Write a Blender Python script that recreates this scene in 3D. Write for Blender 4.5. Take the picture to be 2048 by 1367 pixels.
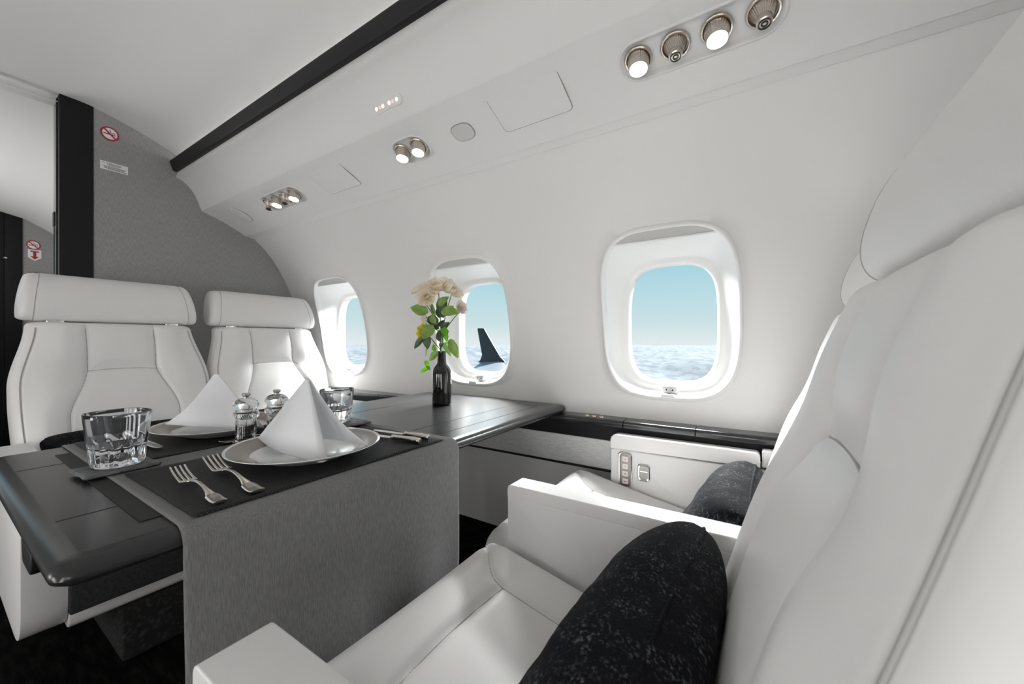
import bpy, bmesh, math, random
from mathutils import Vector, Matrix, noise
random.seed(7)
sc = bpy.context.scene
for o in list(bpy.data.objects):
    bpy.data.objects.remove(o)
R = math.radians
sin, cos, pi = math.sin, math.cos, math.pi
H = 0.82            # eye height above the cabin floor; geometry below is written relative to the eye, then lifted by H

# ---------------------------------------------------------------- camera
cd = bpy.data.cameras.new('camera')
cam = bpy.data.objects.new('camera', cd)
sc.collection.objects.link(cam)
cam.location = (0, 0, H)
cam.rotation_euler = (R(90), 0, math.atan2(770, 1202))
cd.sensor_width = 36
cd.lens = 770 / 2048 * 36
cd.dof.use_dof = True
cd.dof.focus_distance = 1.1
cd.dof.aperture_fstop = 8
cd.clip_start = 0.02
cd.clip_end = 20000
sc.camera = cam
# ---------------------------------------------------------------- view
vs = sc.view_settings
vs.view_transform = 'Standard'
vs.look = 'None'
vs.gamma = 1
vs.exposure = 0.10
vs.use_curve_mapping = False
cy = sc.cycles
cy.max_bounces = 14
cy.diffuse_bounces = 7
cy.glossy_bounces = 6
cy.transmission_bounces = 12
cy.transparent_max_bounces = 16
cy.caustics_reflective = False
cy.caustics_refractive = False
cy.sample_clamp_indirect = 6
cy.use_denoising = True
# ---------------------------------------------------------------- sky
w = bpy.data.worlds.new('sky')
sc.world = w
w.use_nodes = True
nt = w.node_tree
nt.nodes.clear()
tc = nt.nodes.new('ShaderNodeTexCoord')
sx = nt.nodes.new('ShaderNodeSeparateXYZ')
cr = nt.nodes.new('ShaderNodeValToRGB')
bg = nt.nodes.new('ShaderNodeBackground')
wo = nt.nodes.new('ShaderNodeOutputWorld')
mp = nt.nodes.new('ShaderNodeMapRange')
mp.inputs['From Min'].default_value = -0.1
mp.inputs['From Max'].default_value = 0.4
nt.links.new(tc.outputs['Generated'], sx.inputs[0])
nt.links.new(sx.outputs['Z'], mp.inputs['Value'])
nt.links.new(mp.outputs[0], cr.inputs[0])
nt.links.new(cr.outputs[0], bg.inputs[0])
nt.links.new(bg.outputs[0], wo.inputs[0])
e = cr.color_ramp.elements
e[0].position = 0.0
e[0].color = (.62, .72, .76, 1)
e[1].position = 1.0
e[1].color = (.22, .45, .62, 1)
for p, c in ((.195, (.80, .855, .865)), (.3, (.62, .77, .80)), (.42, (.52, .735, .80)), (.56, (.42, .67, .77))):
    k = e.new(p)
    k.color = (*c, 1)
bg.inputs[1].default_value = 0.94
# ---------------------------------------------------------------- lights
def light(name, kind, loc, direction, energy, color=(1, 1, 1), **kw):
    l = bpy.data.lights.new(name, kind)
    l.energy = energy
    l.color = color
    for k, v in kw.items():
        setattr(l, k, v)
    o = bpy.data.objects.new(name, l)
    sc.collection.objects.link(o)
    o.location = loc
    o.rotation_euler = Vector(direction).to_track_quat('-Z', 'Y').to_euler()
    return o
light('sun', 'SUN', (0, 8, 8), (-.06, -cos(R(46)), -sin(R(46))), 9.0, (1, .97, .93), angle=R(6))
for i, x in enumerate((-1.75, -.95, -.15, .65)):     # fill lamps added inside the windowless opposite wall, standing in for daylight
    light('window_daylight', 'AREA', (x, -1.06, -.18 + H), (0, 1, .25), 4.8, (1, .99, .97), shape='RECTANGLE', size=.36, size_y=.5)
for x in (-.26, -1.09, -2.05):                       # area lamps added outside each window to boost the high sky's light
    light('sky_daylight', 'AREA', (x + .1, 2.35, 1.15 + H), (-.06, -1, -.95), 215, (1, .995, .98), shape='RECTANGLE', size=.9, size_y=.7)
light('cove_wash', 'AREA', (-.5, .79, .915 + H), (0, -.75, .66), 3.9, (1, .99, .96), shape='RECTANGLE', size=3.9, size_y=.03)
light('cove_wash', 'AREA', (-.5, -.59, .915 + H), (0, .75, .66), 5.0, (1, .99, .96), shape='RECTANGLE', size=3.9, size_y=.03)
light('galley_light', 'AREA', (-3.8, -.3, .3 + H), (0.0, .35, 1), 9, (1, .99, .97), shape='RECTANGLE', size=1.6, size_y=.5)  # unseen lamp added to brighten the compartment beyond the doorway

# ---------------------------------------------------------------- materials
MATS = {}
def mat(name, color=(.8, .8, .8), rough=.5, metal=0, spec=.5, var=None, scale=(1, 1, 1), detail=4, bump=0, bscale=None, coat=0,
        emit=None, strength=0, sheen=0, lo=.35, hi=.65, sub=0):
    m = bpy.data.materials.new(name)
    m.use_nodes = True
    n = m.node_tree.nodes
    L = m.node_tree.links
    p = n['Principled BSDF']
    p.inputs['Base Color'].default_value = (*color, 1)
    p.inputs['Roughness'].default_value = rough
    p.inputs['Metallic'].default_value = metal
    p.inputs['Specular IOR Level'].default_value = spec
    p.inputs['Coat Weight'].default_value = coat
    if sheen:
        p.inputs['Sheen Weight'].default_value = sheen
        p.inputs['Sheen Roughness'].default_value = .5
    if emit:
        p.inputs['Emission Color'].default_value = (*emit, 1)
        p.inputs['Emission Strength'].default_value = strength
    if var or bump:
        t = n.new('ShaderNodeTexCoord')
        mpn = n.new('ShaderNodeMapping')
        mpn.inputs['Scale'].default_value = scale
        L.new(t.outputs['Object'], mpn.inputs[0])
        nz = n.new('ShaderNodeTexNoise')
        nz.inputs['Scale'].default_value = 1
        nz.inputs['Detail'].default_value = detail
        L.new(mpn.outputs[0], nz.inputs[0])
        if var:
            r = n.new('ShaderNodeValToRGB')
            r.color_ramp.elements[0].position = lo
            r.color_ramp.elements[1].position = hi
            r.color_ramp.elements[0].color = (*color, 1)
            r.color_ramp.elements[1].color = (*var, 1)
            L.new(nz.outputs[0], r.inputs[0])
            L.new(r.outputs[0], p.inputs['Base Color'])
        if bump:
            src = nz
            if bscale:
                mp2 = n.new('ShaderNodeMapping')
                mp2.inputs['Scale'].default_value = bscale
                L.new(t.outputs['Object'], mp2.inputs[0])
                src = n.new('ShaderNodeTexNoise')
                src.inputs['Scale'].default_value = 1
                src.inputs['Detail'].default_value = 3
                L.new(mp2.outputs[0], src.inputs[0])
            b = n.new('ShaderNodeBump')
            b.inputs['Strength'].default_value = bump
            b.inputs['Distance'].default_value = .002
            L.new(src.outputs[0], b.inputs['Height'])
            L.new(b.outputs[0], p.inputs['Normal'])
    MATS[name] = m
    return m
M = MATS
mat('leather', (.80, .788, .782), .42, bump=.06, scale=(300, 300, 300))
mat('seam', (.42, .41, .40), .7)
mat('wall', (.80, .792, .786), .55)
mat('panel', (.79, .784, .78), .5)
mat('bezel', (.84, .84, .835), .42)
mat('bezel_grey', (.55, .55, .54), .5)
mat('ceil', (.78, .776, .772), .6)
mat('rail', (.013, .013, .014), .5, spec=.35, bump=.15, scale=(4, 300, 300))
mat('black', (.006, .006, .0065), .55, spec=.3)
mat('gloss_black', (.02, .021, .023), .22, coat=.3)
mat('table_wood', (.019, .019, .020), .27, var=(.025, .025, .026), scale=(60, 3, 60), bump=.015)
mat('groove', (.004, .004, .004), .8)
mat('fabric_wall', (.24, .238, .234), .9, var=(.39, .388, .382), scale=(600, 600, 55), detail=5, bump=.5, bscale=(700, 700, 90), lo=.3, hi=.7)
mat('fabric_band', (.52, .52, .52), .5, var=(.72, .72, .72), scale=(60, 700, 700), detail=4, bump=.4, bscale=(600, 600, 600))
mat('runner', (.160, .159, .160), .9, var=(.235, .234, .235), scale=(750, 750, 75), detail=6, bump=.3, bscale=(900, 900, 400))
mat('runner_top', (.09, .088, .086), .8)
mat('strip', (.012, .012, .012), .65)
mat('chenille', (.0035, .004, .0055), .8, spec=.12, var=(.16, .165, .185), scale=(330, 230, 75), detail=8, bump=.7, bscale=(500, 350, 110), lo=.52, hi=.72)
mat('carpet', (.0015, .0015, .0015), .95, spec=.08, var=(.016, .0145, .013), scale=(14, 60, 14), detail=8, bump=.8, bscale=(500, 500, 500), lo=.45, hi=.8)
mat('base_carpet', (.006, .006, .006), .95, var=(.05, .05, .05), scale=(90, 90, 90), detail=6, lo=.5, hi=.8)
mat('fascia', (.015, .016, .018), .8, var=(.03, .031, .034), scale=(30, 120, 120))
mat('napkin', (.90, .905, .92), .85, bump=.08, scale=(700, 700, 700))
mat('china', (.82, .83, .83), .12, coat=.3)
mat('china_rim', (.30, .262, .235), .28, spec=.5)
mat('silver', (.78, .74, .68), .14, metal=1)
mat('chrome', (.75, .74, .72), .16, metal=1)
mat('nickel', (.62, .56, .50), .28, metal=1, bump=.3, scale=(200, 200, 20))
mat('slate', (.05, .053, .058), .5, var=(.15, .155, .16), scale=(60, 60, 60), detail=8, bump=.8)
mat('bottle', (.006, .006, .007), .07, coat=.5)
mat('petal', (.95, .88, .76), .6, var=(.96, .92, .85), scale=(40, 40, 40), sheen=.1)
mat('petal_pink', (.92, .85, .80), .6)
mat('petal_yellow', (.80, .70, .08), .6)
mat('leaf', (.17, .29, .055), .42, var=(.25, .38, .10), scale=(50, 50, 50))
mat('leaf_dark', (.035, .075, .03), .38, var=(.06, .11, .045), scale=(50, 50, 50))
mat('leaf_bright', (.13, .42, .012), .45)
mat('stem', (.07, .14, .03), .5)
mat('lens', (1, .95, .85), .3, emit=(1, .80, .60), strength=9)
mat('nozzle_black', (.006, .006, .006), .35)
mat('led', (1, .97, .92), .4, emit=(1, .95, .9), strength=1.2)
mat('led_pink', (1, .6, .55), .4, emit=(1, .55, .5), strength=.5)
mat('sign_lens', (.82, .80, .77), .4)
mat('speaker', (.62, .62, .61), .8, bump=.3, scale=(900, 900, 900))
mat('gap', (.30, .30, .295), .8)
mat('red', (.42, .01, .03), .5)
mat('white', (.84, .83, .82), .5)
mat('ink', (.01, .01, .01), .6)
mat('grey_plate', (.46, .46, .46), .4)
mat('pink_button', (.78, .68, .66), .4)
mat('dark_metal', (.22, .21, .20), .35, metal=.8)
mat('gold', (.80, .62, .38), .25, metal=1)
mat('pepper', (.16, .06, .03), .6, var=(.04, .016, .01), scale=(300, 300, 300))
mat('salt', (.85, .85, .85), .6)
mat('snow', (.21, .24, .27), .9, var=(.31, .33, .35), scale=(.03, .03, .05), detail=10, lo=.42, hi=.56)
mat('wing', (.36, .39, .43), .35)
mat('winglet', (.012, .017, .026), .35)
mat('screen', (.008, .008, .009), .15)
def glass(name, tint=(1, 1, 1), rough=0.0, ior=1.48):
    m = bpy.data.materials.new(name)
    m.use_nodes = True
    n = m.node_tree.nodes
    n.clear()
    g = n.new('ShaderNodeBsdfGlass')
    g.inputs['Color'].default_value = (*tint, 1)
    g.inputs['IOR'].default_value = ior
    g.inputs['Roughness'].default_value = rough
    o = n.new('ShaderNodeOutputMaterial')
    m.node_tree.links.new(g.outputs[0], o.inputs[0])
    MATS[name] = m
glass('crystal', (.985, .99, 1.0))
glass('acrylic', (.98, .985, .985), ior=1.46)
def pane(name):
    m = bpy.data.materials.new(name)
    m.use_nodes = True
    n = m.node_tree.nodes
    n.clear()
    t = n.new('ShaderNodeBsdfTransparent')
    t.inputs[0].default_value = (.97, .985, .985, 1)
    g = n.new('ShaderNodeBsdfGlossy')
    g.inputs['Roughness'].default_value = .03
    fr = n.new('ShaderNodeFresnel')
    fr.inputs[0].default_value = 1.04
    mx = n.new('ShaderNodeMixShader')
    o = n.new('ShaderNodeOutputMaterial')
    l = m.node_tree.links
    l.new(fr.outputs[0], mx.inputs[0])
    l.new(t.outputs[0], mx.inputs[1])
    l.new(g.outputs[0], mx.inputs[2])
    l.new(mx.outputs[0], o.inputs[0])
    MATS[name] = m
pane('pane')
def translucent(name, k):
    m = MATS[name]
    n = m.node_tree.nodes
    L = m.node_tree.links
    p = n['Principled BSDF']
    t = n.new('ShaderNodeBsdfTranslucent')
    src = p.inputs['Base Color']
    if src.is_linked: L.new(src.links[0].from_socket, t.inputs[0])
    else: t.inputs[0].default_value = src.default_value
    mx = n.new('ShaderNodeMixShader')
    mx.inputs[0].default_value = k
    L.new(p.outputs[0], mx.inputs[1])
    L.new(t.outputs[0], mx.inputs[2])
    L.new(mx.outputs[0], n['Material Output'].inputs[0])
for n_, k_ in (('napkin', .30), ('petal', .42), ('petal_pink', .42), ('petal_yellow', .42), ('leaf', .3), ('leaf_bright', .4), ('leaf_dark', .12)):
    translucent(n_, k_)
def clump(name, scale, lo, hi, floor):
    m = MATS[name]
    n = m.node_tree.nodes
    L = m.node_tree.links
    p = n['Principled BSDF']
    src = p.inputs['Base Color'].links[0].from_socket
    t = n.new('ShaderNodeTexCoord')
    z = n.new('ShaderNodeTexNoise')
    z.inputs['Scale'].default_value = scale
    z.inputs['Detail'].default_value = 4
    L.new(t.outputs['Object'], z.inputs[0])
    r = n.new('ShaderNodeMapRange')
    for k, v in zip(('From Min', 'From Max', 'To Min', 'To Max'), (lo, hi, floor, 1)):
        r.inputs[k].default_value = v
    L.new(z.outputs[0], r.inputs['Value'])
    mx = n.new('ShaderNodeMix')
    mx.data_type = 'RGBA'
    mx.inputs[6].default_value = (.004, .0045, .006, 1)
    L.new(r.outputs[0], mx.inputs[0])
    L.new(src, mx.inputs[7])
    L.new(mx.outputs[2], p.inputs['Base Color'])
clump('chenille', 30, .42, .66, .05)
def woven(name):
    m = mat(name, (.010, .0105, .011), .55, spec=.25)
    n = m.node_tree.nodes
    L = m.node_tree.links
    p = n['Principled BSDF']
    t = n.new('ShaderNodeTexCoord')
    outs = []
    for ang in (45, -45):
        mpn = n.new('ShaderNodeMapping')
        mpn.inputs['Rotation'].default_value = (0, 0, R(ang))
        mpn.inputs['Scale'].default_value = (70, 70, 70)
        wv = n.new('ShaderNodeTexWave')
        wv.inputs['Scale'].default_value = 1
        L.new(t.outputs['Object'], mpn.inputs[0])
        L.new(mpn.outputs[0], wv.inputs[0])
        outs.append(wv)
    mul = n.new('ShaderNodeMath')
    mul.operation = 'MULTIPLY'
    L.new(outs[0].outputs[1], mul.inputs[0])
    L.new(outs[1].outputs[1], mul.inputs[1])
    r = n.new('ShaderNodeValToRGB')
    r.color_ramp.elements[0].color = (.003, .003, .003, 1)
    r.color_ramp.elements[1].color = (.055, .055, .056, 1)
    L.new(mul.outputs[0], r.inputs[0])
    L.new(r.outputs[0], p.inputs['Base Color'])
    b = n.new('ShaderNodeBump')
    b.inputs['Strength'].default_value = .9
    b.inputs['Distance'].default_value = .001
    L.new(mul.outputs[0], b.inputs['Height'])
    L.new(b.outputs[0], p.inputs['Normal'])
woven('placemat')

# ---------------------------------------------------------------- helpers
def link(o):
    sc.collection.objects.link(o)
    return o
def empty(name, loc=(0, 0, 0), rz=0, label=None, cat=None, group=None, kind=None):
    o = link(bpy.data.objects.new(name, None))
    o.empty_display_size = .05
    o.location = loc
    o.rotation_euler = (0, 0, rz)
    return tag(o, label, cat, group, kind)
def tag(o, label=None, cat=None, group=None, kind=None):
    if label: o['label'] = label
    if cat: o['category'] = cat
    if group: o['group'] = group
    if kind: o['kind'] = kind
    return o
def struct(o):
    o['kind'] = 'structure'
    return o
class G:
    """collects verts and faces for one mesh"""
    def __init__(s):
        s.v, s.f, s.m = [], [], []
    def add(s, v, f, mi=0):
        b = len(s.v)
        s.v += [Vector(p) for p in v]
        s.f += [tuple(i + b for i in q) for q in f]
        s.m += [mi] * len(f)
        return s
    def xf(s, mtx):
        s.v = [mtx @ p for p in s.v]
        return s
def mk(name, g, mats, parent=None, ang=38, world=True, origin=None):
    """link one mesh; with a parent, verts are in the parent's unrotated world frame (world) or its local frame"""
    me = bpy.data.meshes.new(name)
    v = [Vector(p) for p in g.v]
    off = Vector((0, 0, 0))
    if parent is not None and world:
        off = parent_origin(parent)
        v = [p - off for p in v]
        off = Vector((0, 0, 0))
    elif parent is None:
        if origin is None:
            lo = [min(p[i] for p in v) for i in range(3)]
            hi = [max(p[i] for p in v) for i in range(3)]
            off = Vector(((lo[0] + hi[0]) / 2, (lo[1] + hi[1]) / 2, lo[2]))
        else:
            off = Vector(origin)
        v = [p - off for p in v]
    me.from_pydata([tuple(p) for p in v], [], g.f)
    if not isinstance(mats, (list, tuple)):
        mats = [mats]
    for m in mats:
        me.materials.append(MATS[m])
    for i, q in enumerate(me.polygons):
        q.material_index = g.m[i]
    bm = bmesh.new()
    bm.from_mesh(me)
    bmesh.ops.recalc_face_normals(bm, faces=bm.faces)
    bm.to_mesh(me)
    bm.free()
    me.shade_smooth()
    if ang:
        me.set_sharp_from_angle(angle=R(ang))
    o = link(bpy.data.objects.new(name, me))
    o.location = off
    if parent is not None:
        o.parent = parent
    return o
def parent_origin(o):
    p = Vector((0, 0, 0))
    while o is not None:
        p += o.location
        o = o.parent
    return p
def loft(rings, closed=True, cap0=False, cap1=False, loop=False):
    g = G()
    n = len(rings[0])
    v = [p for r in rings for p in r]
    f = []
    kmax = n if closed else n - 1
    m = len(rings)
    for i in range(m if loop else m - 1):
        a, b = i * n, ((i + 1) % m) * n
        for k in range(kmax):
            k2 = (k + 1) % n
            f.append((a + k, a + k2, b + k2, b + k))
    if cap0: f.append(tuple(range(n - 1, -1, -1)))
    if cap1: f.append(tuple((m - 1) * n + k for k in range(n)))
    return g.add(v, f)
def grid(fn, nu, nv):
    """fn(i/nu, j/nv) -> point"""
    return loft([[fn(i / nu, j / nv) for j in range(nv + 1)] for i in range(nu + 1)], closed=False)
def lathe(prof, n=48, c=(0, 0, 0), mi=0, loop=False):
    rings = [[(c[0] + r * cos(2 * pi * k / n), c[1] + r * sin(2 * pi * k / n), c[2] + z) for k in range(n)] for r, z in prof]
    g = loft(rings, cap0=not loop and prof[0][0] > 1e-6, cap1=not loop and prof[-1][0] > 1e-6, loop=loop)
    g.m = [mi] * len(g.f)
    return g
def join(*gs):
    o = G()
    for g in gs:
        b = len(o.v)
        o.v += [Vector(p) for p in g.v]
        o.f += [tuple(i + b for i in q) for q in g.f]
        o.m += g.m
    return o
def tube(pts, r, n=10, cap=True):
    pts = [Vector(p) for p in pts]
    rr = r if isinstance(r, (list, tuple)) else [r] * len(pts)
    T = (pts[1] - pts[0]).normalized()
    N = T.orthogonal().normalized()
    rings = []
    for i, p in enumerate(pts):
        t = (pts[min(i + 1, len(pts) - 1)] - pts[max(i - 1, 0)]).normalized()
        N = (N - t * N.dot(t)).normalized()
        B = t.cross(N)
        rings.append([p + (N * cos(2 * pi * k / n) + B * sin(2 * pi * k / n)) * rr[i] for k in range(n)])
    return loft(rings, cap0=cap, cap1=cap)
def from_bm(bm, mi=0):
    g = G()
    bm.verts.ensure_lookup_table()
    bm.verts.index_update()
    g.add([v.co.copy() for v in bm.verts], [tuple(v.index for v in f.verts) for f in bm.faces], mi)
    bm.free()
    return g
def rbox(x0, x1, y0, y1, z0, z1, r=.004, seg=3, mi=0):
    bm = bmesh.new()
    bmesh.ops.create_cube(bm, size=1)
    for v in bm.verts:
        v.co = Vector(((x0 + x1) / 2 + v.co.x * (x1 - x0), (y0 + y1) / 2 + v.co.y * (y1 - y0), (z0 + z1) / 2 + v.co.z * (z1 - z0)))
    if r:
        bmesh.ops.bevel(bm, geom=list(bm.edges), offset=r, segments=seg, profile=.5, affect='EDGES', clamp_overlap=True)
    return from_bm(bm, mi)
def prism(poly, a0, a1, plane='xz', r=0, seg=3, mi=0):
    """extrude a 2D outline; plane xz extrudes along y, yz along x, xy along z; bevels the two rims"""
    def P(u, v, a):
        return {'xz': (u, a, v), 'yz': (a, u, v), 'xy': (u, v, a)}[plane]
    n = len(poly)
    bm = bmesh.new()
    A = [bm.verts.new(P(u, v, a0)) for u, v in poly]
    B = [bm.verts.new(P(u, v, a1)) for u, v in poly]
    fa = bm.faces.new(A)
    fb = bm.faces.new(B[::-1])
    for k in range(n):
        bm.faces.new((A[k], B[k], B[(k + 1) % n], A[(k + 1) % n]))
    bmesh.ops.recalc_face_normals(bm, faces=bm.faces)
    if r:
        ed = list(set(list(fa.edges) + list(fb.edges)))
        bmesh.ops.bevel(bm, geom=ed, offset=r, segments=seg, profile=.5, affect='EDGES', clamp_overlap=True)
    return from_bm(bm, mi)
def rrect(hx, hy, r, n=8, cx=0, cy=0):
    pts = []
    for qx, qy, a0 in ((1, 1, 0), (-1, 1, 90), (-1, -1, 180), (1, -1, 270)):
        for k in range(n + 1):
            a = R(a0 + 90 * k / n)
            pts.append((cx + qx * (hx - r) + r * cos(a), cy + qy * (hy - r) + r * sin(a)))
    return pts
def round_poly(pts, rads, n=6):
    """2D polygon with rounded corners"""
    out = []
    m = len(pts)
    for i in range(m):
        p0, p, p1 = Vector(pts[i - 1]), Vector(pts[i]), Vector(pts[(i + 1) % m])
        r = rads[i] if isinstance(rads, (list, tuple)) else rads
        if r <= 0:
            out.append(tuple(p)); continue
        a, b = (p0 - p), (p1 - p)
        r2 = min(r, a.length * .49, b.length * .49)
        s, t = p + a.normalized() * r2, p + b.normalized() * r2
        for k in range(n + 1):
            q = k / n
            out.append(tuple(s * (1 - q) ** 2 + p * 2 * q * (1 - q) + t * q * q))
    return out
def sstep(a, b, x):
    t = max(0, min(1, (x - a) / (b - a)))
    return t * t * (3 - 2 * t)
def frame_m(o, x, y, z):
    m = Matrix.Identity(4)
    for i, c in enumerate((x, y, z)):
        c = Vector(c)
        m[0][i], m[1][i], m[2][i] = c.x, c.y, c.z
    m[0][3], m[1][3], m[2][3] = o
    return m
def catmull(pts, n=8):
    P = [Vector(p) for p in pts]
    P = [P[0] * 2 - P[1]] + P + [P[-1] * 2 - P[-2]]
    out = []
    for i in range(1, len(P) - 2):
        for k in range(n):
            t = k / n
            a, b, c, d = P[i - 1], P[i], P[i + 1], P[i + 2]
            out.append(.5 * ((2 * b) + (c - a) * t + (2 * a - 5 * b + 4 * c - d) * t * t + (3 * b - a - 3 * c + d) * t ** 3))
    out.append(P[-2])
    return out

# ================================================================ THE CABIN SHELL
XB, XE = -2.5, 1.5
YM = .1             # cabin centre plane
WALL = [(1.0806, .6115), (1.1485, .5518), (1.2199, .4582), (1.2952, .312), (1.345, .15), (1.372, 0), (1.382, -.14), (1.378, -.285)]
WC = catmull([(a, b, 0) for a, b in WALL], 12)
WS = [0]
for a, b in zip(WC, WC[1:]):
    WS.append(WS[-1] + (b - a).length)
def wall_at(s):
    """point (y, z) and unit outward normal of the side wall at arc length s from its top"""
    s = max(0, min(WS[-1] - 1e-6, s))
    i = max(k for k in range(len(WS) - 1) if WS[k] <= s)
    t = (s - WS[i]) / (WS[i + 1] - WS[i])
    p = WC[i].lerp(WC[i + 1], t)
    i0, i1 = max(0, i - 2), min(len(WC) - 1, i + 3)
    d = (WC[i1] - WC[i0]).normalized()
    n = Vector((-d.y, d.x))
    if n.x < 0: n = -n
    return p.x, p.y, n
SEND = WS[-1]
def WP(x, s, off=0):
    y, z, n = wall_at(s)
    return (x, y + n.x * off, z + n.y * off)
SC, SH, HX, NEXP = .602, .281, .212, 3.5
def sq(n=20):
    """points round the unit square"""
    o = []
    for k in range(n): o.append((1, -1 + 2 * k / n))
    for k in range(n): o.append((1 - 2 * k / n, 1))
    for k in range(n): o.append((-1, 1 - 2 * k / n))
    for k in range(n): o.append((-1 + 2 * k / n, -1))
    return o
SQ = sq()
def sup(a, b, n=NEXP):
    k = (abs(a) ** n + abs(b) ** n) ** (1 / n)
    return a / k, b / k
def window_cell(x0, x1, cx):
    rings = []
    def op(scale, off):
        r = []
        for a, b in SQ:
            u, v = sup(a, b)
            r.append(WP(cx + u * HX * scale, SC + v * SH * scale, off))
        return r
    for t in (1, .8, .6, .42, .26, .12, 0):
        r = []
        for a, b in SQ:
            u, v = sup(a, b)
            xx = (x0 + x1) / 2 + a * (x1 - x0) / 2
            ss = SEND / 2 + b * SEND / 2
            ox, os_ = cx + u * HX * 1.05, SC + v * SH * 1.045
            r.append(WP(ox + (xx - ox) * t, os_ + (ss - os_) * t))
        rings.append(r)
    for s_, o_ in ((1.04, -.003), (1.025, -.0065), (1.01, -.0075), (.995, -.005), (.985, .002), (.98, .015), (.98, .03)):
        rings.append(op(s_, o_))
    return loft(rings)
WX = (-.26, -1.095, -2.045)
def weld(g):
    key, idx, v = {}, [], []
    for p in g.v:
        k = tuple(round(c, 5) for c in p)
        if k not in key:
            key[k] = len(v)
            v.append(p)
        idx.append(key[k])
    h = G()
    return h.add(v, [tuple(idx[i] for i in f) for f in g.f])
def side_wall():
    g = join(window_cell(-.68, .2, WX[0]), window_cell(-1.57, -.68, WX[1]), window_cell(XB, -1.57, WX[2]),
             grid(lambda a, b: WP(.2 + (XE - .2) * a, SEND * b), 4, 20))
    return weld(g)
wr = side_wall()
struct(mk('wall_right', wr, 'wall', ang=60))

def mirror(g):
    h = G()
    h.v = [Vector((p[0], 2 * YM - p[1], p[2])) for p in g.v]
    h.f = [f[::-1] for f in g.f]
    h.m = list(g.m)
    return h
# opposite side, never in the photograph's frame but part of the room
struct(mk('wall_left', mirror(grid(lambda a, b: WP(XB + (XE - XB) * a, SEND * b), 4, 60)), 'wall', ang=60))

PW, PH, PCZ, PY = .145, .205, .066, 1.465
def window(i, cx, px):
    e = empty('window_%d' % i, (cx, 1.4, -.2))
    struct(e)
    rings = []
    def pr(scale, y, n=3.6, add=0):
        r = []
        for a, b in SQ:
            u, v = sup(a, b, n)
            r.append((px + u * (PW * scale + add), y, PCZ - v * (PH * scale + add)))
        return r
    o = []
    for a, b in SQ:
        u, v = sup(a, b)
        o.append(WP(cx + u * HX * .985, SC + v * SH * .985, .020))
    inner = pr(1, 1.436, add=.022)
    rings.append(o)
    for t in (.25, .5, .75, .92):
        tt = t
        rings.append([tuple(Vector(p).lerp(Vector(q), tt) + Vector((0, .012 * sin(pi * t), 0))) for p, q in zip(o, inner)])
    rings += [inner, pr(1, 1.438, add=.013), pr(1, 1.443, add=.005), pr(1, 1.452, add=.001), pr(1, 1.478)]
    struct(mk('window_frame', loft(rings), 'bezel', e, ang=50))
    g = loft([pr(1, PY, add=.003), pr(1, PY + .003, add=.003)], cap0=True, cap1=True)
    struct(mk('window_pane', g, 'pane', e))
    # blind slot under the top of the opening and the rail that closes it
    s0, s1 = SC - SH * .985, SC - SH + .038
    rows = []
    for k in range(9):
        s = s0 + .0015 + (s1 - s0 - .0015) * k / 8
        v = (s - SC) / (SH * .985)
        hw = HX * .975 * max(.02, 1 - abs(v) ** NEXP) ** (1 / NEXP)
        rows.append([WP(cx - hw + 2 * hw * j / 12, s, .013) for j in range(13)])
    struct(mk('shade_slot', loft(rows, closed=False), 'bezel_grey', e))
    struct(mk('shade_rail', tube([WP(cx - hw + 2 * hw * j / 12, s1, .012) for j in range(13)], .0035, 6), 'bezel', e))
    # rocker switch for the blind
    sw = mk('shade_switch', prism(rrect(.023, .0115, .004, 4, px + .005, -.164), 1.402, 1.43, 'xz', .0015), 'grey_plate', e)
    struct(sw)
    for k, sg in ((-1, -1), (1, 1)):
        bx = px + .005 + k * .0098
        b = mk('switch_button', prism(rrect(.0082, .0085, .002, 3, bx, -.164), 1.4005, 1.404, 'xz', .0006), 'grey_plate', sw)
        t = [(bx - .004, -.164 - sg * .003), (bx + .004, -.164 - sg * .003), (bx, -.164 + sg * .004)]
        b2 = prism(t, 1.3999, 1.4012, 'xz')
        me = mk('switch_arrow', b2, 'ink', sw)
        struct(b); struct(me)
    yb, zb, nb = wall_at(SC + SH * .99)
    struct(mk('latch_tab', rbox(cx - .02, cx + .022, yb - .009, yb + .02, zb - .006, zb + .008, .003), 'bezel', e))
for i, (cx, px) in enumerate(((WX[0], -.262), (WX[1], -1.079), (WX[2], -2.05))):
    window(i + 1, cx, px)

# overhead: rail, cove, valence, ceiling (profiles in y, z extruded fore and aft)
def extr(prof, x0, x1, nx=1):
    return loft([[(x0 + (x1 - x0) * i / nx, y, z) for y, z in prof] for i in range(nx + 1)], closed=False)
cove = [(.735, .87)] + [(p.x, p.y) for p in catmull([(.7284, .8395, 0), (.7629, .8235, 0), (.8048, .775, 0), (.8361, .6971, 0)], 8)]
val = [(p.x, p.y) for p in catmull([(.8361, .6971, 0), (.845, .6938, 0), (.9447, .6599, 0), (1.0466, .6096, 0)], 8)][1:]
prof = cove + val + [(1.0480, .6135), (1.0506, .6130), (1.0830, .6040), (1.0845, .6120), (1.1, .612)]
struct(mk('trim_1', extr(prof, XB, XE), 'panel', ang=60))
struct(mk('trim_2', mirror(extr(prof, XB, XE)), 'panel', ang=60))
rail = round_poly([(.7005, .9177), (.716, .866), (.735, .866), (.735, .9177)], [.012, .012, .002, .004], 5)
struct(mk('trim_3', loft([[(x, y, z) for y, z in rail] for x in (XB, XE)], cap0=True, cap1=True), 'rail', ang=50))
struct(mk('trim_4', mirror(loft([[(x, y, z) for y, z in rail] for x in (XB, XE)], cap0=True, cap1=True)), 'rail', ang=50))
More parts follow.
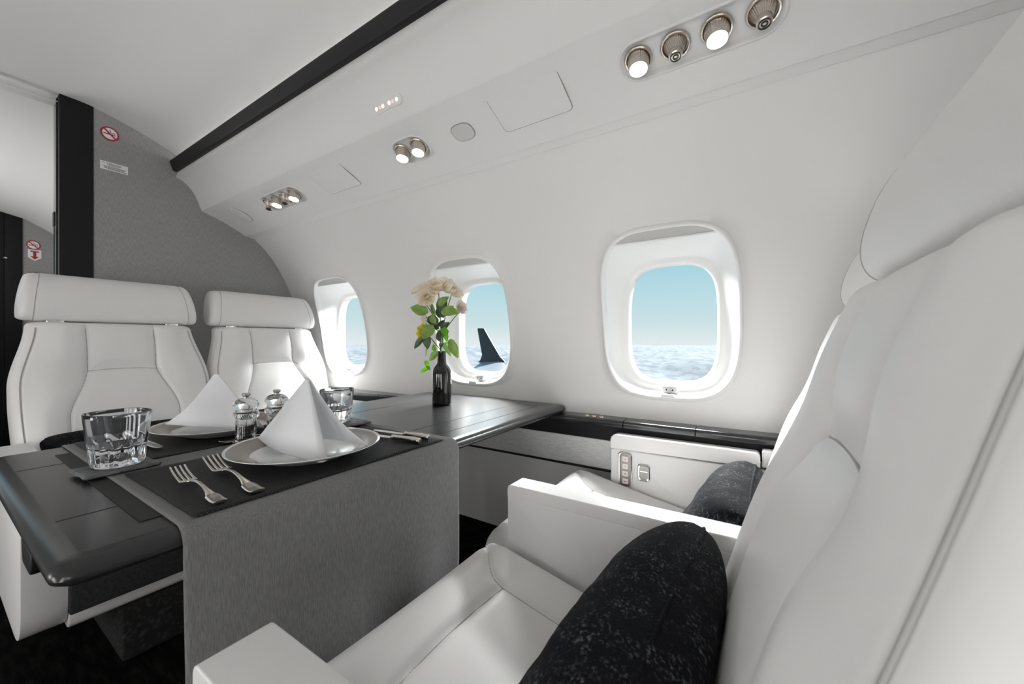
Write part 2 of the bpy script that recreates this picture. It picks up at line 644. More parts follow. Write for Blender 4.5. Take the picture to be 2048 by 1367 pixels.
half = [(YM, 1.058), (.3388, 1.0530), (.4394, 1.046), (.5579, 1.016), (.6400, .988), (.7145, .9586), (.775, .925), (.82, .888)]
hc = [(p.x, p.y) for p in catmull([(a, b, 0) for a, b in half], 8)]
cprof = [(2 * YM - a, b) for a, b in hc[::-1]][:-1] + hc + [(.80, .872), (.735, .872)]
cprof = [(2 * YM - .735, .872), (2 * YM - .80, .872)] + cprof
struct(mk('ceiling', extr(cprof, XB - .04, XE), 'ceil', ang=60))
# floor, lower wall, ledge bands
g = rbox(-6, XE, -1.4, 1.46, -.9, -.82, 0)
struct(mk('floor', g, 'carpet'))
struct(mk('wall_lower', extr([(1.335, -.456), (1.352, -.462), (1.40, -.70), (1.413, -.83)], XB, XE), 'wall'))
struct(mk('wall_lower_left', mirror(extr([(1.378, -.28), (1.378, -.462), (1.40, -.70), (1.413, -.83)], XB, XE)), 'wall'))
struct(mk('trim_5', rbox(XB, XE, 1.335, 1.40, -.349, -.285, .002), 'black'))
struct(mk('trim_6', rbox(XB, XE, 1.330, 1.40, -.452, -.349, .003), 'fabric_band'))
struct(mk('trim_7', rbox(XB, XE, 1.326, 1.39, -.459, -.452, .001), 'black'))
struct(mk('wall_back', rbox(XE, XE + .05, -1.4, 1.5, -.9, 1.2, 0), 'wall'))
# dark side ledge under the windows
led = empty('side_ledge', (-.5, 1.345, -.30), 0, 'long glossy black ledge running under the windows', 'ledge')
for a, b in ((XB + .002, -1.67), (-1.667, -.392), (-.389, -.167), (-.164, XE)):
    pr_ = round_poly([(1.312, -.296), (1.312, -.2705), (1.385, -.2695), (1.385, -.296)], [.006, .012, 0, 0], 5)
    mk('ledge_lid', loft([[(x, y, z) for y, z in pr_] for x in (a, b)], cap0=True, cap1=True), 'gloss_black', led, ang=50)
for x in (-.5316, -.505, -.4775):
    mk('button', lathe([(.0095, -.0005), (.0095, .002), (.008, .004), (.004, .0045), (0, .0045)], 20, (x, 1.341, -.2705)), 'gold', led)

# ---------------------------------------------------------------- front bulkhead, doorway and the cabin beyond
hb = [(.43, -.82), (.43, 1.07)] + [(a, b + .015) for a, b in hc if a > .43][:-1] + [(.86, .88), (1.08, .69), (1.14, .62), (1.24, .50), (1.32, .35), (1.42, .1), (1.45, -.2), (1.45, -.82)]
struct(mk('wall_front', prism(hb, XB - .10, XB, 'yz'), 'fabric_wall'))
dr = empty('door_1', (XB - .05, .39, -.82))
struct(dr)
struct(mk('door_frame', rbox(XB - .105, XB + .004, .339, .4394, -.82, 1.054, .002), 'black', dr))
struct(mk('door_jamb', rbox(XB - .08, XB - .03, .334, .340, -.82, 1.045, .001), 'gloss_black', dr))
mk('door_catch', rbox(XB - .075, XB - .045, .330, .336, .50, .56, .002), 'ink', dr)
struct(mk('wall_front_left', prism([(-1.3, -.82), (-1.3, 1.1), (-.36, 1.1), (-.36, -.82)], XB - .10, XB, 'yz'), 'fabric_wall'))
struct(mk('ceiling_forward', extr([(2 * YM - .9, .90), (2 * YM - .72, .96), (-.3, 1.01), (YM, 1.028), (.3388, 1.028), (.50, .992), (.62, .925), (.75, .83), (.95, .6)], -5.1, XB - .02), 'ceil', ang=60))
struct(mk('ceiling_header', rbox(XB - .08, XB - .03, -.7, .46, 1.022, 1.14, .004), 'ceil'))
struct(mk('wall_forward_right', rbox(-5.1, XB - .1, .95, 1.0, -.82, .7, 0), 'wall'))
struct(mk('wall_forward_left', rbox(-5.1, XB - .1, -.9, -.85, -.82, 1.0, 0), 'wall'))
struct(mk('wall_forward', rbox(-5.05, -5.0, .484, 1.0, -.82, 1.05, 0), 'fabric_wall'))
d2 = empty('door_2', (-5.0, .2, -.82))
struct(d2)
struct(mk('door_panel', rbox(-5.05, -4.99, .395, .4845, -.82, 1.05, .002), 'black', d2))
struct(mk('door_panel', rbox(-5.05, -4.985, -.3, .392, -.82, 1.05, .002), 'black', d2))
mk('door_knob', lathe([(.008, 0), (.011, .008), (.006, .014), (0, .015)], 16).xf(frame_m((-4.985, .40, .66), (0, 1, 0), (0, 0, 1), (1, 0, 0))), 'chrome', d2)
tag(mk('wall_screen', rbox(-5.0, -4.97, .515, .80, .30, .565, .004), 'screen'), 'dark screen on the grey wall in the cabin beyond the doorway', 'screen')

# ================================================================ SIGNS ON THE BULKHEADS
def disc(cy_, cz_, rad, x0, x1, n=40, inner=0):
    if not inner:
        return prism([(cy_ + rad * cos(2 * pi * k / n), cz_ + rad * sin(2 * pi * k / n)) for k in range(n)], x0, x1, 'yz')
    rings = [[(x, cy_ + r * cos(2 * pi * k / n), cz_ + r * sin(2 * pi * k / n)) for k in range(n)] for x, r in ((x0, inner), (x1, inner), (x1, rad), (x0, rad))]
    return loft(rings, loop=True)
def no_smoking(x, cy_, cz_, rad, label):
    e = empty('no_smoking_sign', (x, cy_, cz_ - rad), 0, label, 'sign')
    mk('sign_disc', disc(cy_, cz_, rad * .98, x, x + .001), 'white', e)
    mk('red_ring', disc(cy_, cz_, rad, x, x + .0018, inner=rad * .80), 'red', e)
    s = .8 * rad * .707
    w_ = rad * .07
    mk('red_slash', prism([(cy_ - s - w_, cz_ + s - w_), (cy_ - s + w_, cz_ + s + w_), (cy_ + s + w_, cz_ - s + w_), (cy_ + s - w_, cz_ - s - w_)], x, x + .0016, 'yz'), 'red', e)
    q = rad / .031
    mk('cigarette', join(prism([(cy_ - .021 * q, cz_ - .0005 * q), (cy_ - .021 * q, cz_ - .0045 * q), (cy_ + .012 * q, cz_ - .0045 * q), (cy_ + .012 * q, cz_ - .0005 * q)], x, x + .0013, 'yz'),
                         prism([(cy_ + .0145 * q, cz_ - .0005 * q), (cy_ + .0145 * q, cz_ - .0045 * q), (cy_ + .019 * q, cz_ - .0045 * q), (cy_ + .019 * q, cz_ - .0005 * q)], x, x + .0013, 'yz')), 'ink', e)
    pts = [(x + .0012, cy_ + (.016 - .020 * t + .003 * sin(t * 9)) * q, cz_ + (.001 + .016 * t + .003 * sin(t * 11)) * q) for t in [k / 14 for k in range(15)]]
    mk('smoke_mark', tube(pts, .0011 * q, 6), 'ink', e)
no_smoking(XB + .0005, .4905, .9515, .031, 'round red and white no smoking sign high on the grey fabric bulkhead')
no_smoking(-4.9995, .541, .793, .038, 'small no smoking sign on the far grey wall beyond the doorway')
pl = empty('placard', (XB, .505, .785), 0, 'white placard with small black lettering on the grey bulkhead', 'placard')
mk('plate', rbox(XB, XB + .0012, .4596, .5511, .784, .8215, .0004, 1), 'white', pl)
g = G()
for row, (z, a, b) in enumerate(((.815, .466, .474), (.815, .48, .528), (.8105, .482, .53), (.806, .487, .523), (.8005, .466, .545), (.7965, .472, .54), (.7925, .474, .538), (.7885, .484, .547))):
    y = a
    while y < b:
        l = random.uniform(.003, .008)
        g = join(g, rbox(XB + .0008, XB + .0015, y, min(b, y + l), z - .0011, z + .0011, 0))
        y += l + .0014
mk('lettering', g, 'ink', pl)
ar = empty('arrow_sign', (-5.0, .547, .66), 0, 'small white sign with a red down arrow below the no smoking sign', 'sign')
mk('plate', prism([(.512, .755), (.582, .755), (.582, .69), (.547, .665), (.512, .69)], -5.0, -4.998, 'yz'), 'white', ar)
mk('red_arrow', join(prism([(.525, .745), (.569, .745), (.569, .735), (.525, .735)], -4.999, -4.9965, 'yz'),
                     prism([(.539, .738), (.555, .738), (.555, .698), (.539, .698)], -4.999, -4.9966, 'yz'),
                     prism([(.524, .70), (.570, .70), (.547, .676)], -4.999, -4.9967, 'yz')), 'red', ar)

# ================================================================ OVERHEAD FITTINGS ON THE VALENCE
VT = Vector((0, .925, -.380)).normalized()      # along the valence, outboard and down
VN = Vector((0, -VT.z, VT.y)).normalized()
if VN.z > 0: VN = -VN                           # into the cabin
def val_pt(x, s):
    a, b, c = Vector((0, .8361, .6971)), Vector((0, .9447, .6599)), Vector((0, 1.0466, .6096))
    L1 = (b - a).length
    p = a.lerp(b, s / L1) if s < L1 else b.lerp(c, (s - L1) / (c - b).length)
    return Vector((x, p.y, p.z))
def vframe(x, s, off=.004):
    return frame_m(val_pt(x, s) + VN * off, (1, 0, 0), VT, VN)
def capsule(hl, r, n=12):
    return [(hl - r + r * cos(R(-90 + 180 * k / n)), r * sin(R(-90 + 180 * k / n))) for k in range(n + 1)] + \
           [(-hl + r + r * cos(R(90 + 180 * k / n)), r * sin(R(90 + 180 * k / n))) for k in range(n + 1)]
def ring_plate(outline_fn, mtx):
    """bezel with a raised rounded rim and a shallow dished floor"""
    rings = []
    for d, z in ((0, -.004), (0, .001), (.0015, .0028), (.004, .0032), (.0065, .002), (.009, -.001), (.02, -.002)):
        rings.append([(a, b, z) for a, b in outline_fn(d)])
    g = loft(rings, cap1=True)
    return g.xf(mtx)
AX = Vector((0.06, -.22, -.97)).normalized()    # the fittings are swivelled to point down at the table
def swivel(c, r):
    z = AX
    x = Vector((1, 0, 0))
    y = z.cross(x).normalized()
    x = y.cross(z)
    return frame_m(c, x, y, z)
def fitting_ring(m, r):
    return loft([[(q * cos(2 * pi * k / 32), q * sin(2 * pi * k / 32), z) for k in range(32)] for q, z in
                 ((r, -.003), (r, .003), (r * .95, .0045), (r * .86, .004), (r * .82, -.002))]).xf(m)
def ribbed(prof, m, n=64):
    rings = []
    for r, z, a in prof:
        rings.append([(r * (1 + a * cos(k * pi)) * cos(2 * pi * k / n), r * (1 + a * cos(k * pi)) * sin(2 * pi * k / n), z) for k in range(n)])
    return loft(rings, cap0=True, cap1=True).xf(m)
def psu(x0, x1, s0, s1, items, label):
    cx, cs = (x0 + x1) / 2, (s0 + s1) / 2
    hl, hr = (x1 - x0) / 2, (s1 - s0) / 2
    c = val_pt(cx, cs)
    e = empty('reading_light_panel', c, 0, label, 'overhead light panel', 'overhead light and air panels')
    m0 = vframe(cx, cs, .003)
    mk('panel_plate', ring_plate(lambda d: capsule(hl - d, hr - d), m0), 'panel', e, ang=60)
    for kind, x in items:
        p = val_pt(x, cs - .004) + VN * .004
        mr = frame_m(p, (1, 0, 0), VT, VN)
        r = .0315
        if kind == 'light':
            o = mk('reading_light', fitting_ring(mr, r), 'nickel', e)
            ms = swivel(p - AX * .006, r)
            mk('lamp_barrel', ribbed([(r * .80, 0, .0), (r * .80, .008, .02), (r * .68, .030, .02), (r * .66, .034, .0)], ms), 'nickel', o, ang=20)
            mk('lamp_lens', lathe([(r * .63, .0335), (r * .63, .0352), (r * .4, .0364), (0, .0368)], 32).xf(ms), 'lens', o)
        else:
            o = mk('air_nozzle', fitting_ring(mr, r), 'nickel', e)
            ms = swivel(p - AX * .006, r)
            mk('nozzle_barrel', ribbed([(r * .80, 0, .0), (r * .74, .008, .03), (r * .52, .02, .03), (r * .46, .024, .0), (r * .46, .036, .0), (r * .40, .038, .0)], ms), 'nickel', o, ang=20)
            mk('nozzle_core', loft([[(q * r * cos(2 * pi * k / 32), q * r * sin(2 * pi * k / 32), z) for k in range(32)] for q, z in
                                    ((.37, .036), (.37, .0395), (.30, .0395), (.28, .037), (.22, .037), (.20, .0395), (.12, .0395), (.10, .037))], cap1=True).xf(ms), 'nozzle_black', o)
    return e
psu(-.287, .052, .047, .147, (('light', -.238), ('nozzle', -.157), ('light', -.075), ('nozzle', .008)), 'large overhead panel of two lit lamps and two air nozzles above the nearest window')
psu(-1.083, -.928, .050, .150, (('light', -1.042), ('light', -.966)), 'short overhead panel with a pair of lit reading lamps')
psu(-2.018, -1.692, .050, .150, (('nozzle', -1.965), ('light', -1.893), ('nozzle', -1.820), ('light', -1.745)), 'overhead panel of lamps and nozzles above the far seats')
def flush_panel(name, x, s, outline, label, cat, group, m, rim='gap'):
    e = empty(name, val_pt(x, s), 0, label, cat, group)
    mm = vframe(x, s, .0018)
    big = [(a * 1.0 + (.0016 if a > 0 else -.0016), b + (.0016 if b > 0 else -.0016)) for a, b in outline]
    mk('shadow_gap', prism(big, -.004, .0006, 'xy').xf(mm), rim, e)
    mk('cover', prism(outline, -.003, .0016, 'xy', .0008, 2).xf(mm), m, e)
    return e
flush_panel('access_panel', -.5395, .098, rrect(.110, .060, .014, 6), 'larger blank rectangular hatch beside the four-fitting overhead panel', 'hatch', 'overhead access hatches', 'panel')
flush_panel('access_panel', -1.457, .099, rrect(.103, .060, .010, 6), 'smaller blank rectangular hatch between the far lamp panels', 'hatch', 'overhead access hatches', 'panel')
ov = lambda a, b: [(a * cos(2 * pi * k / 40), b * sin(2 * pi * k / 40)) for k in range(40)]
def ovn(a, b, n=2.6):
    return [(a * u, b * v) for u, v in (sup(cos(2 * pi * k / 48), sin(2 * pi * k / 48), n) for k in range(48))]
flush_panel('speaker_grille', -.7845, .1085, ovn(.038, .029), 'grey oval speaker grille beside the larger hatch overhead', 'speaker', 'overhead speaker grilles', 'speaker')
flush_panel('speaker_grille', -2.28, .100, ovn(.045, .053), 'white oval speaker cover overhead next to the bulkhead', 'speaker', 'overhead speaker grilles', 'panel')
# small indicator on the cove
ls = empty('indicator_light', (-.99, .8145, .751), 0, 'small overhead indicator with a row of white and pink dots', 'indicator light')
T = Vector((0, .8361 - .8048, .6971 - .775)).normalized()
Nn = Vector((0, T.z, -T.y)).normalized()
if Nn.y > 0: Nn = -Nn
mi_ = frame_m(Vector((-.99, .8155, .752)) + Nn * .004, (1, 0, 0), T, Nn)
mk('indicator_lens', prism(capsule(.068, .0155, 8), -.006, .003, 'xy', .001, 2).xf(mi_), 'sign_lens', ls)
for k, m_ in enumerate(('led', 'led_pink', 'led', 'led', 'led_pink', 'led')):
    x = (-.047, -.03, -.016, .014, .030, .048)[k]
    mk('indicator_dot', lathe([(.0055 if m_ == 'led' else .0045, .002), (.0055 if m_ == 'led' else .0045, .0036), (0, .0042)], 16, (x, 0, 0)).xf(mi_), m_, ls)

# ================================================================ SEATS  (local frame: faces -x, z = 0 at the floor)
HW = .242
XBP = [(.10, .127), (.086, .121), (0, .086), (-.138, .033), (-.409, -.0456), (-.60, -.10)]
def xb(z):                                  # recline of the bolster plane (z relative to the eye)
    for (z0, x0), (z1, x1) in zip(XBP, XBP[1:]):
        if z >= z1 or (z1, x1) == XBP[-1]:
            return x0 + (x1 - x0) * (z - z0) / (z1 - z0)
XBT = [sum(xb(.12 - .74 * k / 200 + d * .012) for d in range(-4, 5)) / 9 for k in range(201)]
def xbs(z):
    q = max(0, min(199.999, (.12 - z) / .74 * 200))
    i = int(q)
    return XBT[i] + (XBT[i + 1] - XBT[i]) * (q - i)
def hwid(z):
    return .233 + .042 * sstep(.07, -.16, z) - .010 * sstep(-.2, -.45, z)
def seam_half(z):
    return .096 + .054 * sstep(-.09, -.27, z)
def back_front(y, z):
    s = seam_half(z)
    ay = abs(y)
    hw = hwid(z)
    d = [abs(ay - s) * .95]
    if ay < s + .01:
        d.append(abs(z + .102 + .006 * (y / .1) ** 2))
    dm = min(d)
    de = abs(ay - (hw - .020))
    f = .015 * (1 - math.exp(-dm / .015)) - .0025 * math.exp(-(dm / .0045) ** 2) - .0012 * math.exp(-(de / .004) ** 2)
    f -= .026 * sstep(s + .05, hw, ay)
    inside = 1 - sstep(s - .02, s + .006, ay)
    up = sstep(-.115, -.085, z)
    rec = .024 * math.exp(-((z + .105) / .06) ** 2)
    f -= rec * (1 - sstep(s, hw - .04, ay)) * (1 - .35 * inside * (1 - up))
    f -= inside * up * .004
    f -= inside * (1 - up) * (.55 * .015 * (1 - math.exp(-dm / .015)) + .003)
    f += inside * (1 - up) * (.004 * math.exp(-((z + .25) / .11) ** 2))
    return f
def backrest_mesh():
    NY = 150
    rings = []
    zs = [-.56 + (.052 + .56) * k / 150 for k in range(151)]
    top = [(.052 + .02 * sin(R(a)), .02 * (1 - cos(R(a)))) for a in (15, 30, 45, 60, 75, 90)]
    for z, ins in [(z, 0) for z in zs] + top:
        hw = hwid(z) - ins
        th = .085 + .05 * sstep(.05, -.4, z)
        r = .032
        ring = []
        for k in range(NY + 1):
            y = hw * (-1 + 2 * k / NY)
            ed = max(0, abs(y) - (hw - r))
            rnd = r - math.sqrt(max(0, r * r - ed * ed))
            yy = y
            ring.append((xbs(z) - back_front(yy, z) + rnd + ins, yy, z + H))
        xk = xbs(z) + th - ins
        xs = ring[-1][0]
        for t in (.25, .5, .75): ring.append((xs + (xk - .02 - xs) * t, hw, z + H))
        for a in (0, 45, 90): ring.append((xk - .02 + .02 * sin(R(a)), hw - .02 + .02 * cos(R(a)), z + H))
        for a in (90, 45, 0): ring.append((xk - .02 + .02 * sin(R(a)), -hw + .02 - .02 * cos(R(a)), z + H))
        for t in (.75, .5, .25): ring.append((xs + (xk - .02 - xs) * t, -hw, z + H))
        rings.append(ring)
    return loft(rings, cap0=True, cap1=True)
def seam_line(pts, r=.0014):
    return tube([(xbs(z) - back_front(y, z) - .0009, y, z + H) for y, z in pts], r, 6)
def headrest_mesh():
    yN = 60
    rings = []
    a, b = .060, .089
    for k in range(yN + 1):
        t = -1 + 2 * k / yN
        # denser at the ends
        q = math.copysign(abs(t) ** .8, t)
        ends = abs(q)
        r = .05
        y = .252 * q
        ed = max(0, abs(y) - (.252 - r)) / r
        sc_ = math.sqrt(max(0, 1 - ed ** 2.6))
        sc_ = .42 + .58 * sc_
        ins = .0030 * math.exp(-((abs(y) - .222) / .0035) ** 2)
        ring = []
        for j in range(64):
            th = 2 * pi * j / 64
            u, v = sup(cos(th), sin(th), 2.9)
            px = u * (a * (.5 + .5 * sc_) - ins)
            pz = v * (b * (.80 + .20 * sc_) - ins)
            hh = (pz + b) / (2 * b)
            yy = y * (1.0 - .10 * hh ** 1.8)
            # belly of the front face and recline
            px -= .008 * (1 - u) / 2 * cos(v * pi / 2)
            px += .30 * pz
            ring.append((.190 + px, yy, .164 + pz + H))
        rings.append(ring)
    return loft(rings, cap0=True, cap1=True)
def cush_seam(x):
    return .150 + .085 * sstep(-.425, -.535, x) ** 1.2
def cush_top(x, y):
    ay = abs(y)
    z = -.464 - .20 * max(0, x + .47) + .03 * max(0, x + .25)
    ys = cush_seam(x)
    cx = -.418 - .010 * cos(y / .15 * 1.5)
    d = [abs(ay - ys) * .8]
    if ay < ys + .004: d.append(abs(x - cx))
    dm = min(d)
    fr_ = .25 + .75 * sstep(-.562, -.49, x)
    z += fr_ * (.009 * (1 - math.exp(-dm / .012)) - .0022 * math.exp(-(dm / .0045) ** 2))
    z += .008 * sstep(ys - .01, .24, ay)
    z -= .006 * (1 - (ay / .24) ** 2)
    z += .016 * sstep(cx + .004, cx - .012, x) * (1 - sstep(ys - .03, ys + .05, ay)) * math.exp(-((x + .485) / .05) ** 2)
    # front roll
    r = .075
    e_ = max(0, (-.562 + r) - x) / r
    z -= r * (1 - math.sqrt(max(0, 1 - min(1, e_) ** 2)))
    # side rounding
    ed = max(0, ay - (.245 - .022)) / .022
    z -= .022 * (1 - math.sqrt(max(0, 1 - min(1, ed) ** 2)))
    return z
def cushion_mesh():
    NX, NYc = 150, 110
    xs = [-.562 + .62 * (k / NX) ** 1.15 for k in range(NX + 1)]
    rows = []
    for x in xs:
        row = []
        for j in range(NYc + 1):
            y = -.245 + .49 * j / NYc
            row.append((x, y, cush_top(x, y) + H))
        rows.append(row)
    g = loft(rows, closed=False)
    # skirt down to the shell
    per = [rows[0][j] for j in range(NYc + 1)] + [rows[i][NYc] for i in range(1, NX + 1)] + [rows[NX][j] for j in range(NYc - 1, -1, -1)] + [rows[i][0] for i in range(NX - 1, 0, -1)]
    low = [(x, y, -.62 + H) for x, y, z in per]
    return join(g, loft([per, low], cap1=True))
def arm_outline(x0, x1, z0, z1, rf=.05):
    return round_poly([(x0, z0), (x1, z0), (x1, z1), (x0, z1)], [.085, .02, .02, rf], 8)
def seat_proto():
    t = empty('cabin_seat', (0, 0, 0), 0, 'seat', 'seat', 'white leather cabin seats')
    kw = dict(world=False)
    mk('backrest', backrest_mesh(), 'leather', t, 60, False)
    b = t.children[-1]
    zs = [.05 - .60 * k / 50 for k in range(51)]
    for s in (-1, 1):
        mk('seam', seam_line([(s * seam_half(z), z) for z in zs]), 'seam', b, 0, False)
        mk('seam', seam_line([(s * (hwid(z) - .020), z) for z in zs], .0014), 'seam', b, 0, False)
    mk('seam', seam_line([(y, -.102 - .006 * (y / .1) ** 2) for y in [-.096 + .192 * k / 24 for k in range(25)]]), 'seam', b, 0, False)
    h = mk('headrest', headrest_mesh(), 'leather', t, 60, False)
    for s in (-1, 1):
        hm = headrest_mesh().v
        kk = min(range(0, 61), key=lambda q: abs(sum(hm[q * 64 + j].y for j in range(64)) / 64 - s * .212))
        mk('seam', tube([hm[kk * 64 + j] + Vector((-.0002 if cos(2 * pi * j / 64) < 0 else 0, 0, 0)) for j in range(10, 55)], .0011, 6, True), 'seam', h, 0, False)
        mk('headrest_post', rbox(.135, .175, s * .165 - .022, s * .165 + .022, .06 + H, .095 + H, .003), 'chrome', h, 38, False)
    c = mk('seat_cushion', cushion_mesh(), 'leather', t, 60, False)
    for s in (-1, 1):
        mk('seam', tube([(x, s * cush_seam(x), cush_top(x, s * cush_seam(x)) + .0011 + H) for x in [-.545 + .54 * k / 60 for k in range(61)]], .001, 6), 'seam', c, 0, False)
    mk('seam', tube([(-.418 - .010 * cos(y / .15 * 1.5), y, cush_top(-.418 - .010 * cos(y / .15 * 1.5), y) + .0010 + H) for y in [-.15 + .3 * k / 30 for k in range(31)]], .001, 6), 'seam', c, 0, False)
    mk('seat_shell', join(prism(round_poly([(-.545, -.69), (.10, -.69), (.16, -.60), (-.545, -.60)], [.03, .05, .01, .01], 5), -.245, .245, 'xz', .008), ).xf(Matrix.Translation((0, 0, H))), 'leather', t, 38, False)
    mk('front_panel', rbox(-.566, -.54, -.2465, .2465, -.645 + H, -.54 + H, .004), 'fascia', t, 38, False)
    mk('pedestal', prism(round_poly([(-.566, -.82), (.06, -.82), (.06, -.69), (-.556, -.69)], [.01, .01, 0, 0], 3), -.235, .157, 'xz', .008).xf(Matrix.Translation((0, 0, H))), 'base_carpet', t, 38, False)
    return t
def add_arm(t, y0, y1, xf=0, zb=-.70):
    a = mk('armrest', prism(arm_outline(-.476 + xf, .03, zb, -.346, .002), y0, y1, 'xz', .006, 3).xf(Matrix.Translation((0, 0, H))), 'leather', t, 38, False)
    mk('armrest_pad', prism(round_poly([(-.477 + xf, -.347), (.03, -.347), (.03, -.320), (-.477 + xf, -.320)], [.003, .005, .01, .027], 10), y0 - .0005, y1 + .0005, 'xz', .015, 7).xf(Matrix.Translation((0, 0, H))), 'leather', a, 45, False)
    return a
def add_side(t, s):
    """outboard side panel of a window seat with its control strip and latch; s = +1 or -1, the side it is on"""
    F = Matrix.Translation((0, 0, H))
    def Y(a): return s * a
    a = mk('side_panel', prism(round_poly([(-.482, -.69), (.10, -.69), (.10, -.36), (-.482, -.36)], [.01, .01, .01, .01], 4), min(Y(.248), Y(.282)), max(Y(.248), Y(.282)), 'xz', .004).xf(F), 'leather', t, 38, False)
    mk('armrest_pad', prism(round_poly([(-.482, -.3595), (-.054, -.3525), (-.054, -.312), (-.482, -.312)], [.004, .004, .014, .035], 8), min(Y(.243), Y(.286)), max(Y(.243), Y(.286)), 'xz', .010, 5).xf(F), 'leather', a, 45, False)
    mk('rear_pad', prism(round_poly([(-.050, -.3525), (.10, -.35), (.10, -.304), (-.050, -.304)], .006, 4), min(Y(.247), Y(.286)), max(Y(.247), Y(.286)), 'xz', .006).xf(F), 'leather', a, 45, False)
    cx, cz = -.432, -.425
    o = mk('control_strip', loft([[(cx + u, Y(yy), cz + v + H) for u, v in rrect(.0215 - d, .058 - d, .012, 6)] for d, yy in ((0, .249), (0, .2455), (.0015, .244), (.004, .244), (.005, .2465), (.006, .2465))], cap1=True), 'dark_metal', a, 40, False)
    mk('strip_rim', loft([[(cx + u, Y(yy), cz + v + H) for u, v in rrect(.0225 - d, .059 - d, .012, 6)] for d, yy in ((0, .2485), (0, .244), (.002, .2428), (.0045, .244), (.0045, .2485))]), 'chrome', o, 40, False)
    for k in range(4):
        z = cz + .036 - .0245 * k
        bt = mk('button', prism(rrect(.0095, .009, .002, 3, cx, z), min(Y(.2465), Y(.2448)), max(Y(.2465), Y(.2448)), 'xz', .0006).xf(F), 'pink_button', o, 38, False)
        if k == 0: gl = [(cx - .004, z), (cx, z - .004), (cx + .005, z + .003), (cx, z - .001)]
        elif k == 1: gl = [(cx - .003, z - .001), (cx + .004, z - .001), (cx + .004, z + .001), (cx - .003, z + .001)]
        elif k == 2: gl = [(cx + .003 * cos(2 * pi * q / 10), z + .003 * sin(2 * pi * q / 10)) for q in range(10)]
        else: gl = [(cx - .005, z - .0015), (cx + .005, z - .0015), (cx + .005, z + .0015), (cx - .005, z + .0015)]
        mk('button_mark', prism(gl, min(Y(.2451), Y(.2444)), max(Y(.2451), Y(.2444)), 'xz').xf(F), 'dark_metal', o, 38, False)
    lx, lz = -.372, -.424
    l = mk('latch', loft([[(lx + u, Y(yy), lz + v + H) for u, v in rrect(.019 - d, .027 - d, .009, 5)] for d, yy in ((0, .2485), (0, .2445), (.002, .243), (.0055, .2445), (.006, .2475))]), 'chrome', a, 40, False)
    mk('latch_well', prism(rrect(.0138, .0218, .005, 4, lx, lz), min(Y(.2465), Y(.2484)), max(Y(.2465), Y(.2484)), 'xz').xf(F), 'dark_metal', l, 38, False)
    mk('latch_paddle', rbox(lx - .0125, lx + .0125, min(Y(.2445), Y(.248)), max(Y(.2445), Y(.248)), lz + .001 + H, lz + .006 + H, .001), 'chrome', l, 38, False)
    return a
def dup(root, loc, rz, label, skip=()):
    r = root.copy(); link(r)
    r.location = loc; r.rotation_euler = (0, 0, rz); r['label'] = label
    for ch in list(root.children):
        if ch.name.split('.')[0] in skip: continue
        c = ch.copy(); link(c); c.parent = r
        for gch in list(ch.children):
            d = gch.copy(); link(d); d.parent = c
            for g2 in list(gch.children):
                q = g2.copy(); link(q); q.parent = d
    return r
KX = -1.93
s_near = seat_proto()
s_near.location = (0, .470, -H)
s_near['label'] = 'white leather aisle seat closest to the camera, backrest towards the picture edge'
sw_near = dup(s_near, (.058, 1.036, -H), 0, 'white leather window seat with a control strip, next to the closest aisle seat')
sf_aisle = dup(s_near, (KX, .448, -H), pi, 'white leather aisle seat facing the camera across the table, by the doorway')
sf_win = dup(s_near, (KX - .015, 1.008, -H), pi, 'white leather window seat facing the camera, beside the far window')
add_arm(s_near, -.318, -.246)
add_arm(s_near, .255, .310)
add_arm(sf_aisle, -.308, -.2465)
add_arm(sf_aisle, .2465, .318, -.078, -.687)
for s in (sf_aisle, sf_win):                # the far seats are reclined a little further
    for c in s.children:
        if c.name.split('.')[0] in ('backrest', 'headrest'):
            c.location.x += .085
for c in sw_near.children:                  # this seat's pan is slid forward
    if c.name.split('.')[0] in ('seat_cushion', 'front_panel', 'seat_shell'):
        c.location.x -= .088
add_side(sw_near, 1)
add_side(sf_win, -1)

